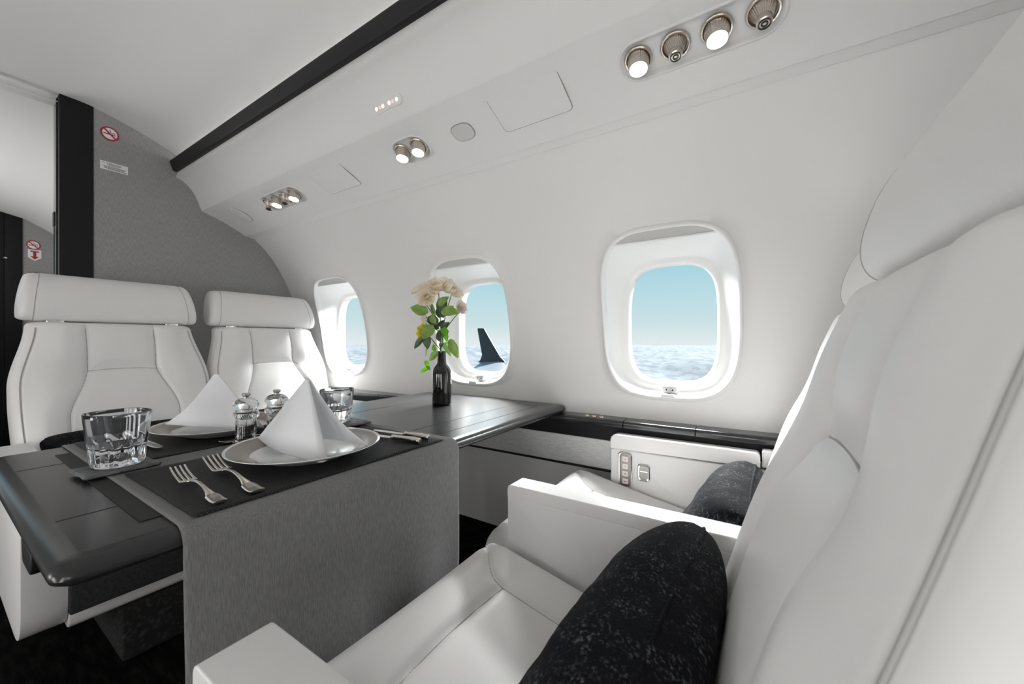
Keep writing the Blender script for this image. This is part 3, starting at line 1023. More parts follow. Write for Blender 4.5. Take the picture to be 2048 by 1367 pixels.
# ---------------------------------------------------------------- cushions
def pillow(name, c, size, thick, xdir, ydir, label, seed=0):
    """square knife-edge cushion: xdir, ydir span it"""
    X = Vector(xdir).normalized()
    Y = Vector(ydir).normalized()
    Z = X.cross(Y).normalized()
    N = 44
    def half(sg):
        def fn(u, v):
            a, b = 2 * u - 1, 2 * v - 1
            # pinched sides
            px = a * (1 - .07 * (1 - a * a) * 0 - .085 * (1 - b * b) ** 1 * abs(a) ** 2 * .9)
            py = b * (1 - .085 * (1 - a * a) * abs(b) ** 2 * .9)
            kc = 1 - .07 * (a * b) ** 8
            px *= kc; py *= kc
            h = (max(0, 1 - a ** 4) * max(0, 1 - b ** 4)) ** .45
            wr_ = noise.noise(Vector((a * 3 + seed, b * 3, sg * 2))) * .05 + noise.noise(Vector((a * 8, b * 2 + seed, sg))) * .025
            return Vector(c) + X * px * size[0] / 2 + Y * py * size[1] / 2 + Z * sg * thick / 2 * h * (1 + wr_)
        return grid(fn, N, N)
    e = empty(name, Vector(c) - Vector((0, 0, size[1] / 2)), 0, label, 'cushion', 'black cushions on the seats')
    mk('cover', join(half(1), half(-1)), 'chenille', e, 70)
    edge = []
    for k in range(4):
        for j in range(20):
            t = -1 + 2 * j / 20
            a, b = ((t, -1), (1, t), (-t, 1), (-1, -t))[k]
            px = a * (1 - .085 * (1 - b * b) * abs(a) ** 2 * .9)
            py = b * (1 - .085 * (1 - a * a) * abs(b) ** 2 * .9)
            kc = 1 - .07 * (a * b) ** 8
            px *= kc; py *= kc
            edge.append(Vector(c) + X * px * size[0] / 2 + Y * py * size[1] / 2)
    edge.append(edge[0])
    mk('piping', tube(edge, .0026, 8), 'chenille', e, 0)
    return e
pillow('throw_cushion', (-.146, .464, -.406), (.44, .285), .155, (.06, 1, 0), (.47, -.03, .88), 'black chenille cushion standing on the closest aisle seat', 1)
pillow('throw_cushion', (-.078, 1.030, -.440), (.41, .275), .15, (.03, 1, 0), (.50, 0, .86), 'black chenille cushion on the window seat with the control strip', 5)
pillow('throw_cushion', (KX + .10, .43, -.405), (.43, .31), .12, (.0, 1, .0), (-.80, 0, .6), 'black chenille cushion on the far aisle seat, mostly hidden by the table', 9)
pillow('throw_cushion', (KX + .10, 1.0, -.415), (.43, .31), .12, (.0, 1, .0), (-.80, 0, .6), 'black chenille cushion on the far window seat, a sliver behind the table', 13)

# ================================================================ THE TABLE
TZ = -.24
tb = empty('dining_table', (-.97, .70, -.82), 0, 'black wooden cabin dining table with rounded edges and a grey runner across it', 'table')
tx0, tx1, ty0, ty1 = -1.358, -.622, .078, 1.370
def tab_ring(d, z):
    return [(x, y, z) for x, y in rrect((tx1 - tx0) / 2 - d, (ty1 - ty0) / 2 - d, .022 if d < .02 else .012, 6, (tx0 + tx1) / 2, (ty0 + ty1) / 2)]
edge = [(.036, TZ), (.026, TZ), (.025, TZ), (.015, TZ - .0012), (.007, TZ - .0045), (.002, TZ - .010), (0, TZ - .0165), (.002, TZ - .022), (.007, TZ - .0265), (.014, TZ - .028), (.03, TZ - .028)]
top = mk('table_top', loft([tab_ring(d, z) for d, z in edge], cap0=True, cap1=True), 'table_wood', tb, 50)
for x, y0, y1 in ((-.79, ty0 + .026, ty1 - .026), (-1.157, ty0 + .026, ty1 - .026), (-.700, .74, 1.27)):
    mk('groove', rbox(x - .001, x + .001, y0, y1, TZ - .001, TZ + .0003, 0), 'groove', top)
mk('groove', rbox(-.79, -.70, 1.269, 1.271, TZ - .001, TZ + .0003, 0), 'groove', top)
mk('support_rail', rbox(-1.28, -.70, 1.20, 1.31, TZ - .06, TZ - .027, .004), 'black', tb)
mk('table_leg', rbox(-1.05, -.89, .70, .86, -.82, TZ - .027, .01), 'black', tb)
mk('table_latch', prism(round_poly([(-.86, TZ - .030), (-.78, TZ - .030), (-.785, TZ - .062), (-.85, TZ - .062)], [0, 0, .012, .012], 4), .082, .102, 'xz', .003), 'black', tb)

# runner, under-strip, placemats
RT = TZ + .0022
def runner():
    y0, y1 = .187, .722
    path = []
    # far drop, over the far edge, along the top, over the near edge and down
    for k in range(10): path.append((tx0 - .006, -.42 + (TZ - .03 + .42) * k / 9))
    path += [(tx0 - .004, TZ - .014), (tx0 + .004, TZ - .004), (tx0 + .016, RT + .0006)]
    for k in range(1, 40): path.append((tx0 + .016 + (tx1 - tx0 - .036) * k / 40, RT))
    path += [(tx1 - .020, RT), (tx1 - .012, RT - .001), (tx1 - .003, RT - .006), (tx1 + .003, TZ - .013), (tx1 + .005, TZ - .022)]
    for k in range(1, 46): path.append((tx1 + .005, TZ - .022 - (.545) * k / 45))
    nj = 80
    rows = []
    for i, (x, z) in enumerate(path):
        row = []
        for j in range(nj + 1):
            y = y0 + (y1 - y0) * j / nj
            hang = max(0, (TZ - .02 - z)) if x > -1 else 0
            amp = .011 * sstep(0, .35, hang)
            dx = amp * (sin(y * 34 + .6) * .6 + sin(y * 19 + 2.2) * .55 + noise.noise(Vector((y * 6, z * 3, 2)))) + amp * .6
            yy = y + (-.012 * hang if y > .45 else .006 * hang)
            bump_ = 0
            if x > -1 and hang == 0 and x < tx1 - .02:
                bump_ = .0016 * max(0, noise.noise(Vector((x * 16, y * 9, 5)))) * (1 - sstep(.02, .10, tx1 - x) * .5)
            row.append((x + dx, yy, z + bump_))
        rows.append(row)
    return loft(rows, closed=False)
ru = mk('table_runner', runner(), 'runner', None, 0)
tag(ru, 'long grey linen runner laid across the table and hanging over its near edge', 'table runner')
sm = ru.modifiers.new('thick', 'SOLIDIFY'); sm.thickness = .0018; sm.offset = 0
tag(mk('table_strip', rbox(-1.253, -.694, .164, .60, TZ + .0001, TZ + .0011, .0004, 1), 'strip'), 'thin black leather strip lying on the table under the grey runner', 'table mat')
PZ = RT + .0016
def mat_mesh(x0, x1, y0, y1, seed):
    def fn(u, v):
        x, y = x0 + (x1 - x0) * u, y0 + (y1 - y0) * v
        return (x + .002 * noise.noise(Vector((y * 12, seed, 0))) * (1 if u > .9 else 0), y, PZ + .0008 + .0014 * max(0, noise.noise(Vector((x * 10, y * 7, seed)))))
    return grid(fn, 24, 34)
for nm, (x0, x1, y0, y1, sd), lb in (('near', (-.948, -.637, .205, .690, 1.3), 'black woven placemat under the two forks, nearer the camera'),
                                      ('far', (-1.345, -1.028, .205, .690, 4.1), 'black woven placemat on the far side of the table')):
    o = mk('placemat', mat_mesh(x0, x1, y0, y1, sd), 'placemat', None, 0)
    q = o.modifiers.new('thick', 'SOLIDIFY'); q.thickness = .0015; q.offset = -1
    tag(o, lb, 'placemat', 'woven placemats')
MZ = PZ + .0026          # top of the mats

# ---------------------------------------------------------------- plates
def plate(cx, cy_, label):
    e = empty('dinner_plate', (cx, cy_, MZ), 0, label, 'plate', 'dinner plates')
    Rr = .143
    body = [(.0, .004), (.088, .0042), (.094, .0062), (.100, .0105), (.105, .0122), (Rr - .004, .0235), (Rr, .0250), (Rr + .0004, .0240), (Rr - .003, .0220),
            (.100, .0085), (.085, .003), (.080, 0), (.074, 0), (.072, .0022), (0, .0022)]
    mk('plate_body', lathe(body, 96, (cx, cy_, MZ)), 'china', e, 60)
    mk('plate_rim', lathe([(.1005, .0112), (.105, .0128), (Rr - .0055, .0236), (Rr - .0050, .0232), (.105, .0122)], 96, (cx, cy_, MZ), loop=True), 'china_rim', e, 60)
    return e
P1, P2 = (-.792, .446), (-1.187, .440)
plate(*P1, 'dinner plate with a taupe rim beside the two forks, holding a folded napkin')
plate(*P2, 'dinner plate with a taupe rim on the far placemat, holding a folded napkin')

# ---------------------------------------------------------------- napkins, folded to stand as a tent
def napkin(rot, base, label, A, N_, L_, R_):
    A, N_, L_, R_ = Vector(A), Vector(N_), Vector(L_), Vector(R_)
    curve = []
    # near wing bottom edge: rolled hem at N, to the ridge foot L, then the far wing flaring out to R
    out = (N_ - R_).normalized()
    ax = (N_ - L_).normalized()
    for k in range(12):
        a = R(250 - 250 * k / 11)
        curve.append(N_ + ax * (.008 * sin(a)) - out * (.008 - .008 * cos(a)))
    for k in range(1, 24):
        t = k / 24
        curve.append(N_.lerp(L_, t) + out * (.010 * sin(pi * t)))
    for k in range(7):
        a = k / 6
        curve.append(L_ - ax * .003 * sin(pi * a) + out * (.004 * cos(pi * a)))
    for k in range(1, 26):
        t = k / 25
        curve.append(L_.lerp(R_, t) - out * (.014 * sin(pi * t) - .020 * t ** 3) + ax * .02 * t ** 4)
    rows = []
    for i in range(29):
        r = i / 28
        rr = .03 + .97 * r
        row = []
        for k, b in enumerate(curve):
            p = A + (b - A) * rr
            w_ = k / (len(curve) - 1)
            if w_ > .62:   # the far wing sags and sweeps outwards towards its foot
                q = (w_ - .62) / .38
                p = p + Vector((0, 0, -.016 * q * sin(pi * r)))
            row.append(rot @ p)
        rows.append(row)
    o = mk('napkin', loft(rows, closed=False), 'napkin', None, 0)
    m_ = o.modifiers.new('thick', 'SOLIDIFY'); m_.thickness = .0026; m_.offset = 0
    m2 = o.modifiers.new('sub', 'SUBSURF'); m2.levels = 1; m2.render_levels = 1
    tag(o, label, 'napkin', 'folded napkins')
    return o
zb = MZ + .0085
c1 = Vector((P1[0], P1[1], 0))
tipA, tipN, tipL, tipR = (-.820, .462, -.076), (-.695, .412, zb - .001), (-.925, .412, zb + .010), (-.684, .524, zb + .017)
napkin(Matrix.Identity(4), c1, 'white napkin standing folded on the nearer plate', tipA, tipN, tipL, tipR)
rel = lambda p: (p[0] - P1[0], p[1] - P1[1], p[2])
napkin(Matrix.Translation((-1.172, .424, 0)) @ Matrix.Rotation(pi + .12, 4, 'Z'), c1, 'white napkin standing folded on the far plate', rel(tipA), rel(tipN), rel(tipL), rel(tipR))

# ---------------------------------------------------------------- cutlery
def strip_loft(stations, n=12):
    """stations: (s, half width, z centre, half thickness) along +x"""
    rings = []
    for s, hw, z, ht in stations:
        rings.append([(s, hw * sup(cos(2 * pi * k / n), sin(2 * pi * k / n), 2.6)[0], z + ht * sup(cos(2 * pi * k / n), sin(2 * pi * k / n), 2.2)[1]) for k in range(n)])
    return loft(rings, cap0=True, cap1=True)
def smooth_st(st, n=6):
    P = catmull([(a, b, c) for a, b, c, d in st], n)
    D = catmull([(a, d, 0) for a, b, c, d in st], n)
    return [(p.x, max(.0004, p.y), p.z, max(.0004, q.y)) for p, q in zip(P, D)]
def fork_mesh(L):
    k = L / .20
    hd = smooth_st([(0, .0085, .0032, .0016), (.004, .0105, .0030, .0018), (.018, .0108, .0032, .0019), (.034, .0098, .0045, .0018), (.040, .0072, .0052, .0018),
                    (.060, .0042, .0085, .0020), (.090, .0031, .0120, .0022), (.118, .0036, .0105, .0020), (.130, .0075, .0085, .0014), (.139, .0122, .0072, .0012), (.148, .0132, .0064, .0011)])
    g = strip_loft([(a * k, b * k, c, d) for a, b, c, d in hd])
    for j in range(4):
        y = (-.0105 + .0070 * j)
        st = []
        for q in range(9):
            t = q / 8
            st.append(((.142 + .060 * t) * k, (.0024 - .0009 * t) * k, .0066 + .001 * t + .0125 * t ** 2, .0011 - .0003 * t))
        tg = strip_loft(st, 8)
        tg.v = [Vector((p.x, p.y + y * k * (1 - .03 * p.x), p.z)) for p in tg.v]
        g = join(g, tg)
    return g
def place(c, ang):
    return Matrix.Translation(c) @ Matrix.Rotation(ang, 4, 'Z')
def cutlery(name, g, handle, tip, label, cat, group, m='silver'):
    d = Vector(tip) - Vector(handle)
    o = mk(name, g.xf(place((handle[0], handle[1], MZ + .0006), math.atan2(d.y, d.x))), m, None, 50)
    tag(o, label, cat, group)
    return o
cutlery('fork', fork_mesh(.185), (-.654, .241), (-.815, .246), 'smaller silver fork, the outer one of the pair on the nearer placemat', 'fork', 'silver forks')
cutlery('fork', fork_mesh(.212), (-.653, .290), (-.87, .303), 'larger silver fork lying between the small fork and the nearer plate', 'fork', 'silver forks')
cutlery('fork', fork_mesh(.185), (-1.302, .640), (-1.13, .640), 'outer silver fork of the far setting, hidden behind the far napkin', 'fork', 'silver forks')
cutlery('fork', fork_mesh(.212), (-1.302, .598), (-1.10, .598), 'inner silver fork of the far setting, hidden behind the far napkin', 'fork', 'silver forks')
def knife(L, handle, tip, label):
    k = L / .21
    d = Vector(tip) - Vector(handle)
    mt = place((handle[0], handle[1], MZ + .0006), math.atan2(d.y, d.x))
    e = empty('table_knife', (handle[0], handle[1], MZ), 0, label, 'knife', 'silver knives')
    hs = smooth_st([(0, .0060, .0065, .0050), (.003, .0085, .0068, .0062), (.012, .0086, .0070, .0064), (.018, .0098, .0070, .0068), (.030, .0090, .0070, .0064), (.055, .0072, .0068, .0056), (.072, .0066, .0066, .0052), (.080, .0062, .0066, .0050), (.083, .0080, .0066, .0060), (.088, .0066, .0066, .0050)])
    mk('handle', strip_loft([(a * k, b * k, c, d_) for a, b, c, d_ in hs], 16).xf(mt), 'silver', e, 50)
    bs = smooth_st([(.086, .0050, .0062, .0024), (.094, .0080, .0055, .0014), (.13, .0092, .0048, .0010), (.17, .0094, .0044, .0009), (.195, .0080, .0042, .0008), (.206, .0052, .0041, .0007), (.211, .0012, .0041, .0005)])
    mk('blade', strip_loft([(a * k, b * k, c, d_) for a, b, c, d_ in bs], 12).xf(mt), 'chrome', e, 50)
knife(.185, (-.660, .664), (-.875, .650), 'slimmer silver knife, the outer one at the end of the nearer placemat')
knife(.20, (-.654, .629), (-.86, .608), 'thicker-handled silver knife next to the nearer plate')
knife(.185, (-1.292, .240), (-1.09, .262), 'silver knife of the far setting seen through the closest tumbler, farther left')
knife(.20, (-1.292, .285), (-1.08, .292), 'silver knife of the far setting seen through the closest tumbler, beside the far plate')
def spoon(h, tip, label):
    d = Vector(tip) - Vector(h)
    st = smooth_st([(0, .0045, .003, .0012), (.01, .0058, .003, .0014), (.03, .0045, .0045, .0013), (.06, .0020, .007, .0014), (.085, .0018, .007, .0013), (.095, .005, .006, .0010), (.112, .0115, .0035, .0008), (.128, .0120, .0035, .0008), (.140, .006, .006, .0007), (.143, .001, .007, .0005)])
    o = mk('dessert_spoon', strip_loft(st).xf(place((h[0], h[1], MZ + .0006), math.atan2(d.y, d.x))), 'silver', None, 50)
    tag(o, label, 'spoon')
spoon((-1.022, .520), (-1.036, .375), 'thin silver spoon lying behind the pepper mill')

# ---------------------------------------------------------------- tumblers on slate coasters
def coaster(cx, cy_, hx, hy, rot, z, label):
    g = G()
    n = 64
    out = []
    base = rrect(hx, hy, .003, 3)
    pts = []
    m = len(base)
    for i in range(m):
        a, b = Vector(base[i]), Vector(base[(i + 1) % m])
        st = max(1, int((b - a).length / .003))
        for k in range(st):
            pts.append(a.lerp(b, k / st))
    rings = []
    for d, zz, am in ((.004, 0, .0), (.0012, .0012, .0016), (0, .0028, .0020), (.0014, .0050, .0022), (.0034, .0064, .0014), (.010, .0066, 0)):
        r = []
        for p in pts:
            q = p * (1 - d / max(hx, hy))
            nz = noise.noise(Vector((p.x * 160, p.y * 160, zz * 500))) * am
            q = q * (1 + nz / hx)
            r.append((q.x, q.y, zz + (noise.noise(Vector((p.x * 90, p.y * 90, 3))) * .0006 if zz > .004 else 0)))
        rings.append(r)
    g = loft(rings, cap0=True, cap1=True).xf(Matrix.Translation((cx, cy_, z)) @ Matrix.Rotation(rot, 4, 'Z'))
    o = mk('slate_coaster', g, 'slate', None, 30)
    tag(o, label, 'coaster', 'slate coasters')
def tumbler(cx, cy_, z, rot, label, h=.098, r0=.035, r1=.0445):
    n = 96
    def ring(t, zz, ins=0, facet=0, sq_=2.35):
        r = r0 + (r1 - r0) * t ** .8 - ins
        o = []
        for k in range(n):
            th = 2 * pi * k / n
            u, v = sup(cos(th), sin(th), sq_)
            q = 1 - facet * (.5 + .5 * cos(th * 12)) ** 2
            o.append((u * r * q, v * r * q, zz))
        return o
    rings = [ring(0, 0, .003, 0), ring(0, .0015, .0005, .01)]
    for k in range(1, 13):
        t = k / 12
        zz = .0015 + .040 * t
        rings.append(ring(zz / h, zz, 0, .085 * sin(pi * t) ** .8, 2.35))
    for k in range(1, 9):
        zz = .0415 + (h - .0415 - .001) * k / 8
        rings.append(ring(zz / h, zz, 0, 0, 2.35 + .25 * k / 8))
    rings.append(ring(1, h, .0010, 0, 2.6))
    rings.append(ring(1, h - .0006, .0022, 0, 2.6))
    for k in range(1, 9):
        zz = h - .0006 - (h - .038) * k / 8
        rings.append(ring(zz / h, zz, .0026 + .0012 * k / 8, 0, 2.6 - .3 * k / 8))
    for k in range(1, 6):
        a = k / 6
        rings.append([(p[0] * (1 - a ** 1.2 * .9), p[1] * (1 - a ** 1.2 * .9), .0374 - .009 * a - .0006 * cos(12 * 2 * pi * i / n) * (1 - a)) for i, p in enumerate(ring(.37, .0374, .0038, 0, 2.3))])
    g = loft(rings, cap0=True, cap1=True).xf(Matrix.Translation((cx, cy_, z)) @ Matrix.Rotation(rot, 4, 'Z'))
    o = mk('glass_tumbler', g, 'crystal', None, 50)
    tag(o, label, 'glass', 'cut glass tumblers')
coaster(-1.006, .207, .043, .052, .06, TZ + .0042, 'square black slate coaster under the closest tumbler at the table end')
tumbler(-1.013, .210, TZ + .0113, .2, 'cut glass tumbler on the slate coaster at the aisle end of the table')
coaster(-.985, .668, .050, .048, -.1, TZ + .0075, 'square black slate coaster under the tumbler behind the nearer plate')
tumbler(-1.012, .655, TZ + .0145, .8, 'cut glass tumbler on the slate coaster near the flower bottle', .092)

# ---------------------------------------------------------------- mills
def mill(cx, cy_, fill, label):
    z = MZ if fill == 'pepper' else MZ
    z = RT + .0016
    e = empty('spice_mill', (cx, cy_, z), 0, label, 'mill', 'clear acrylic mills')
    body = [(.0, .006), (.012, .0058), (.0245, .004), (.026, .0015), (.029, 0), (.030, .003), (.0295, .0075), (.0255, .010), (.0238, .013), (.0232, .045), (.0236, .049), (.0285, .0515), (.030, .056), (.0285, .0605), (.0245, .0625),
            (.0205, .0622), (.0200, .050), (.0196, .020), (.017, .0125), (0, .012)]
    body = body[4:] + [body[0]]
    body = [(0, 0)] + body[:-2] + [(0, .0118)]
    body = [(r * .88, z_ * 1.22) for r, z_ in body]
    mk('mill_body', lathe(body, 48, (cx, cy_, z)), 'acrylic', e, 40)
    cap = [(0, .0632), (.0225, .0632), (.0245, .0650), (.0238, .068), (.0255, .071), (.0295, .077), (.030, .082), (.0270, .0895), (.020, .0955), (.012, .0985), (.006, .099), (0, .099)]
    cap = [(r * .86, .0767 + (z_ - .0632) * .86) for r, z_ in cap]
    mk('mill_cap', lathe(cap, 48, (cx, cy_, z)), 'acrylic', e, 40)
    mk('mill_knob', lathe([(.005, .107), (.0052, .110), (.0085, .113), (.0088, .1165), (.006, .1185), (0, .1188)], 28, (cx, cy_, z)), 'chrome', e)
    mk('mill_shaft', tube([(cx, cy_, z + .0150), (cx, cy_, z + .076)], .0012, 8), 'chrome', e)
    g = G()
    rnd = random.Random(3 if fill == 'pepper' else 4)
    if fill == 'pepper':
        for lv in range(7):
            for k in range(26):
                a, rr = rnd.uniform(0, 2 * pi), math.sqrt(rnd.uniform(.03, 1)) * .0140
                bm = bmesh.new()
                bmesh.ops.create_icosphere(bm, subdivisions=2, radius=rnd.uniform(.0019, .0025))
                s = from_bm(bm)
                c = Vector((cx + rr * cos(a), cy_ + rr * sin(a), z + .0178 + .0031 * lv + rnd.uniform(-.0008, .0008)))
                s.v = [p + c for p in s.v]
                g = join(g, s)
    else:
        g = lathe([(0, .0160), (.013, .0161), (.0160, .025), (.0165, .042), (.012, .044), (0, .0445)], 32, (cx, cy_, z))
    f = mk('peppercorns' if fill == 'pepper' else 'salt', g, fill, e)
    f['kind'] = 'stuff'
mill(-.998, .418, 'pepper', 'clear acrylic pepper mill holding dark peppercorns between the plates')
mill(-1.008, .490, 'salt', 'clear acrylic salt mill half hidden behind the nearer napkin')

# ================================================================ FLOWERS IN A BLACK BOTTLE
BX, BY = -1.020, 1.094
bt = mk('bottle_vase', lathe([(0, 0), (.033, 0), (.0365, .003), (.037, .010), (.037, .118), (.0355, .130), (.030, .142), (.022, .152), (.0182, .158), (.0172, .166), (.0158, .200), (.0168, .2005), (.0168, .205), (.0140, .2055), (.0128, .200), (.0128, .165), (.0, .15)], 64, (BX, BY, TZ + .0005)), 'bottle', None, 50)
tag(bt, 'glossy black bottle used as a flower vase on the table by the windows', 'vase')
LAT = Vector((.842, .539, 0)); DEP = Vector((-.539, .842, 0)); UP = Vector((0, 0, 1))
LAT = LAT * .982 + DEP * -.18; LAT.normalize(); DEP = Vector((-LAT.y, LAT.x, 0))
PX = .000412
def bq(px, py, dep=0):
    """a point of the bouquet: across, up (in hundredths of the enlarged view) and depth in metres"""
    return Vector((BX, BY, TZ)) + LAT * (px - 483) * PX + UP * (1285 - py) * PX + DEP * dep
def petal_g(L, W, cup, curl):
    def fn(u, v):
        a = 2 * v - 1
        w_ = W * (sin(pi * min(1, u * .62 + .10)) ** .8)
        x = a * w_
        y = L * u
        z = cup * (a * a) * w_ * .9 + curl * L * (u ** 3) - .12 * L * sin(pi * u)
        return Vector((x, y, z + .0012 * noise.noise(Vector((x * 200, y * 200, L * 999)))))
    return grid(fn, 7, 8)
def blossom(c, axis, rad, rnd, openness=1.0):
    axis = Vector(axis).normalized()
    X = axis.orthogonal().normalized()
    Yv = axis.cross(X)
    g = G()
    layers = ((4, .30, 8, .9), (5, .50, 20, .85), (5, .68, 36, .75), (6, .86, 54, .6), (7, 1.0, 72, .5))
    for li, (n, sc_, tilt, cup) in enumerate(layers):
        off = rnd.uniform(0, 6)
        for k in range(n):
            a = off + 2 * pi * k / n + rnd.uniform(-.15, .15)
            t = R(tilt * openness + rnd.uniform(-6, 6))
            L = rad * sc_ * rnd.uniform(.94, 1.08)
            p = petal_g(L, rad * (.30 + .34 * sc_), cup, -.10 if li < 2 else -.22)
            rd = X * cos(a) + Yv * sin(a)
            up_ = axis * cos(t) + rd * sin(t)          # along the petal
            nrm = (-rd * cos(t) + axis * sin(t))       # its inner face
            side = up_.cross(nrm)
            mtx = frame_m(Vector(c) - axis * rad * .30 + rd * rad * (.05 + .05 * li), side, up_, nrm)
            p.xf(mtx)
            g = join(g, p)
    return g
def leaf_g(base, tip, width, facing, fold=.25, droop=.12, wav=0):
    base, tip = Vector(base), Vector(tip)
    d = tip - base
    L = d.length
    d.normalize()
    f = Vector(facing)
    f = (f - d * f.dot(d)).normalized()
    s = d.cross(f)
    def fn(u, v):
        a = 2 * v - 1
        w_ = width / 2 * (sin(pi * u ** .80)) ** .85 * (1 - .12 * u) + .0004
        y = L * u
        z = fold * abs(a) * w_ - droop * L * (u - .4) ** 2 + wav * .15 * width * sin(u * 9) * a
        return base + s * (a * w_) + d * y + f * z
    return grid(fn, 12, 8)
def tag_rose(name, blooms, stem_pts, leaves, label):
    e = empty(name, stem_pts[0], 0, label, 'flower', 'flowers in the black bottle')
    mk('stem', tube(catmull(stem_pts, 6), .0016, 8), 'stem', e)
    for (c, ax, rad, m_, op, sd) in blooms:
        g = blossom(c, ax, rad, random.Random(sd), op)
        o = mk('blossom', g, m_, e, 60)
        mk('sepal', lathe([(.0005, -.35), (.25, -.28), (.42, -.10), (.30, .05)], 12).xf(frame_m(Vector(c) - Vector(ax).normalized() * rad * .12, Vector(ax).normalized().orthogonal() * rad * .7, Vector(ax).normalized().cross(Vector(ax).normalized().orthogonal()) * rad * .7, Vector(ax).normalized() * rad * .7)), 'leaf', o)
    for (b, t, w_, fc, m_, wv) in leaves:
        mk('leaf', leaf_g(b, t, w_, fc, wav=wv), m_, e, 60)
    return e
FR = -DEP
neck = bq(483, 800)
def stem(px, py, dep, sx=0):
    a = Vector((BX + sx * LAT.x, BY + sx * LAT.y, TZ + .06))
    return [a, Vector((BX, BY, TZ + .185)) + LAT * sx * .9 + DEP * dep * .08, bq(483 + (px - 483) * .08, 640, dep * .2), bq(483 + (px - 483) * .36, (640 + py) / 2 + 30, dep * .5), bq(px, py, dep) - UP * .008]
def LF(bx, by, tx, ty, w, m_='leaf', dep=-.03, dt=None, fc=None, wv=0):
    return (bq(bx, by, dep), bq(tx, ty, dep if dt is None else dt), w * PX, fc or (FR + UP * .25), m_, wv)
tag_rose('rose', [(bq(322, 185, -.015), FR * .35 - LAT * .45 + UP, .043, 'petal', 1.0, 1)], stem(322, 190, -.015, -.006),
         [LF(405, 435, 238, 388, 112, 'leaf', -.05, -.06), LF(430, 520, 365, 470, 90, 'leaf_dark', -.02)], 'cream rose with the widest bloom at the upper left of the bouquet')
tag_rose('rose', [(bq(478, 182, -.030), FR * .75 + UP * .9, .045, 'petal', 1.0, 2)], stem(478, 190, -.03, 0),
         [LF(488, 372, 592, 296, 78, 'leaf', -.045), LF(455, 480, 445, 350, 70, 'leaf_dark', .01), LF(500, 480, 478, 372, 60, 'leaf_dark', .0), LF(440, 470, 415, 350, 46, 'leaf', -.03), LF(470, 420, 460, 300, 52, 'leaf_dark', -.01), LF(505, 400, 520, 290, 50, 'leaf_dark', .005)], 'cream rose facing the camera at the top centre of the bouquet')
tag_rose('rose', [(bq(585, 215, .0), FR * .35 + LAT * .7 + UP * .75, .040, 'petal', .9, 3)], stem(585, 222, 0, .006),
         [LF(515, 425, 704, 445, 108, 'leaf', -.045, -.06, FR + UP * .5), LF(490, 405, 560, 372, 60, 'leaf_dark', -.02), LF(540, 405, 600, 370, 46, 'leaf_bright', .0)], 'cream rose on the window side at the top of the bouquet')
tag_rose('rose', [(bq(380, 285, -.050), FR * 1.0 + UP * .35 - LAT * .1, .036, 'petal', .85, 4)], stem(385, 292, -.045, -.003),
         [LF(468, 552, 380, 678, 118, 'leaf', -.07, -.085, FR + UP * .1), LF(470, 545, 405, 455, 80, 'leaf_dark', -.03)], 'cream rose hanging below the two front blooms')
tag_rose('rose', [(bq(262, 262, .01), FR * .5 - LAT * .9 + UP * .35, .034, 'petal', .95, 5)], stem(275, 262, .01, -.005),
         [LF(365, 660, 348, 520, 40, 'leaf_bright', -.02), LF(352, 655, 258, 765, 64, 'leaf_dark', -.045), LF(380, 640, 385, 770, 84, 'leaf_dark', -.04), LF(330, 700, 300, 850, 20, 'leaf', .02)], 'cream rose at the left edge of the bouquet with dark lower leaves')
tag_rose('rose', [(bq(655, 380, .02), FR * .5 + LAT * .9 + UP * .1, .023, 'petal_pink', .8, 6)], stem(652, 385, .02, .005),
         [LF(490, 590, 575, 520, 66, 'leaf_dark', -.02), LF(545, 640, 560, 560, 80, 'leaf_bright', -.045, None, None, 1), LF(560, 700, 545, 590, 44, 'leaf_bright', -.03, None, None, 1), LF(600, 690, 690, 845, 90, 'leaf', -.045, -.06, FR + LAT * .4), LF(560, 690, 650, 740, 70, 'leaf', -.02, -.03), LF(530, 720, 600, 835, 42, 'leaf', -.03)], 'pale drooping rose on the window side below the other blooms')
tag_rose('rose', [(bq(325, 608, -.030), FR * .9 - LAT * .5 + UP * .1, .026, 'petal_yellow', .8, 7)], [Vector((BX, BY, TZ + .06)) - LAT * .004, Vector((BX, BY, TZ + .19)), bq(440, 720, -.02), bq(380, 640, -.03), bq(330, 615, -.03)],
         [LF(475, 790, 385, 875, 70, 'leaf', -.03), LF(445, 790, 432, 720, 44, 'leaf_bright', -.03), LF(345, 870, 385, 960, 44, 'leaf_bright', -.02, None, None, 1), LF(385, 930, 290, 985, 44, 'leaf_bright', -.02, None, None, 1), LF(485, 740, 528, 720, 50, 'leaf_dark', -.03)], 'small yellow rose low on the left of the bouquet')
tag_rose('rose', [(bq(285, 470, .03), -LAT * .9 + FR * .1 - UP * .1, .024, 'petal', .7, 8)], stem(290, 470, .03, -.007),
         [LF(430, 470, 480, 545, 60, 'leaf', -.055), LF(420, 590, 395, 480, 70, 'leaf_dark', .02), LF(520, 660, 492, 540, 84, 'leaf_dark', .0), LF(470, 560, 520, 500, 56, 'leaf_dark', -.01), LF(455, 700, 440, 590, 60, 'leaf_dark', .01), LF(500, 760, 540, 700, 44, 'leaf_bright', -.01), LF(470, 640, 545, 600, 60, 'leaf_bright', .01), LF(440, 560, 380, 500, 64, 'leaf_dark', -.01)], 'white rosebud tucked behind the large left leaf')

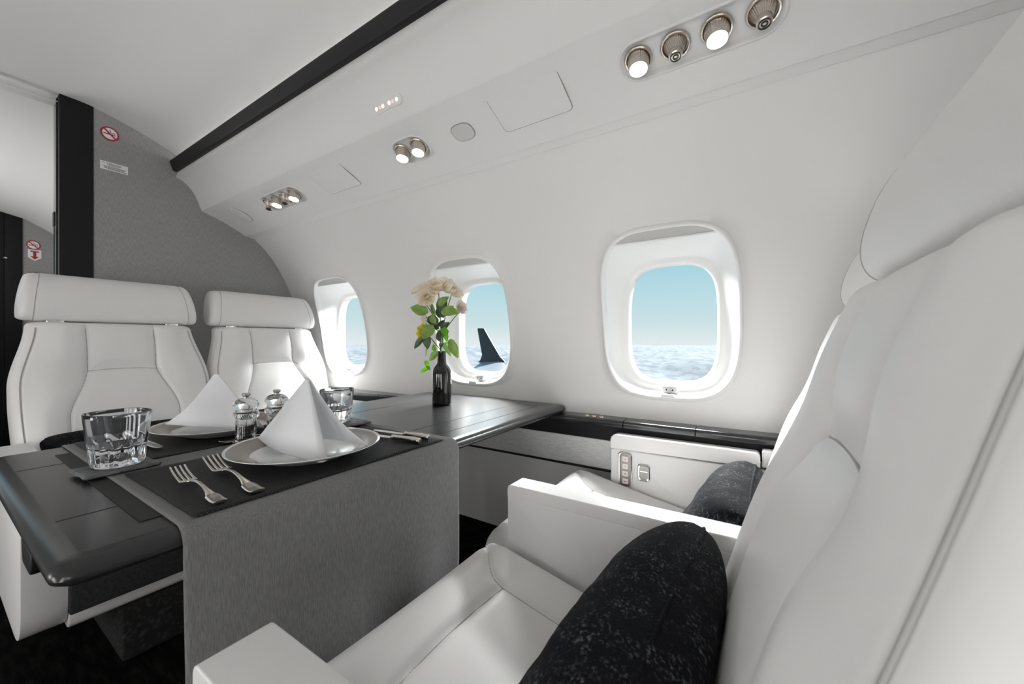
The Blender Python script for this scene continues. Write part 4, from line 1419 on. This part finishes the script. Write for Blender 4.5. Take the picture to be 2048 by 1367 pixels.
# ================================================================ OUTSIDE THE WINDOWS
def wing():
    root = [(1.8, -.8, -1.9), (1.8, -4.2, -1.95)]
    tip = [(9.0, -6.02, -.58), (9.0, -6.86, -.60)]
    rings = []
    for t in [k / 10 for k in range(11)]:
        le = Vector((root[0][1] + (tip[0][1] - root[0][1]) * t, root[0][0] + (tip[0][0] - root[0][0]) * t, root[0][2] + (tip[0][2] - root[0][2]) * t))
        te = Vector((root[1][1] + (tip[1][1] - root[1][1]) * t, root[1][0] + (tip[1][0] - root[1][0]) * t, root[1][2] + (tip[1][2] - root[1][2]) * t))
        ch = (le - te).length
        r = []
        for k in range(24):
            a = 2 * pi * k / 24
            c = .5 - .5 * cos(a)
            th = ch * .05 * sin(a) * (1 - .6 * c)
            p = le.lerp(te, c)
            r.append((p.x, p.y, p.z + th))
        rings.append(r)
    return loft(rings, cap0=True, cap1=True)
wg = empty('aircraft_wing', (-3, 5, -1.5), 0, 'grey aircraft wing with a dark upswept winglet outside the middle window', 'wing')
mk('wing_panel', wing(), 'wing', wg, 40)
wl = [(-5.98, -.56), (-6.16, -.42), (-6.72, .38), (-6.78, .402), (-6.95, .405), (-6.965, .36), (-6.80, -.38), (-6.86, -.52), (-6.95, -.60), (-6.4, -.62)]
mk('winglet', prism(wl, 8.98, 9.04, 'xz', .015).xf(Matrix.Shear('XZ', 4, (0, 0))), 'winglet', wg)
def snow():
    rings = []
    NA, NR = 260, 90
    for i in range(NR + 1):
        r = 420 * (9000 / 420) ** (i / NR)
        row = []
        for j in range(NA + 1):
            a = R(-78 + 130 * j / NA)          # 0 = straight out of the windows
            x, y = r * sin(a), r * cos(a)
            n_ = 0
            amp, fq = 1, 1 / 700
            for o_ in range(5):
                n_ += amp * (1 - abs(noise.noise(Vector((x * fq, y * fq, o_ * 3.1)))) * 2)
                amp *= .5; fq *= 2.1
            row.append((x, y, -120 + 40 * n_ * sstep(300, 1500, r)))
        rings.append(row)
    return loft(rings, closed=False)
sn = mk('snow_mountains', snow(), 'snow', None, 0, origin=(0, 0, -98))
sn['kind'] = 'structure'
sn['label'] = 'snowy mountains far below the aircraft seen through the windows'

# ---------------------------------------------------------------- lift everything so that the cabin floor is z = 0
for o in sc.objects:
    if o.parent is None and o.type in {'MESH', 'EMPTY'}:
        o.location.z += H
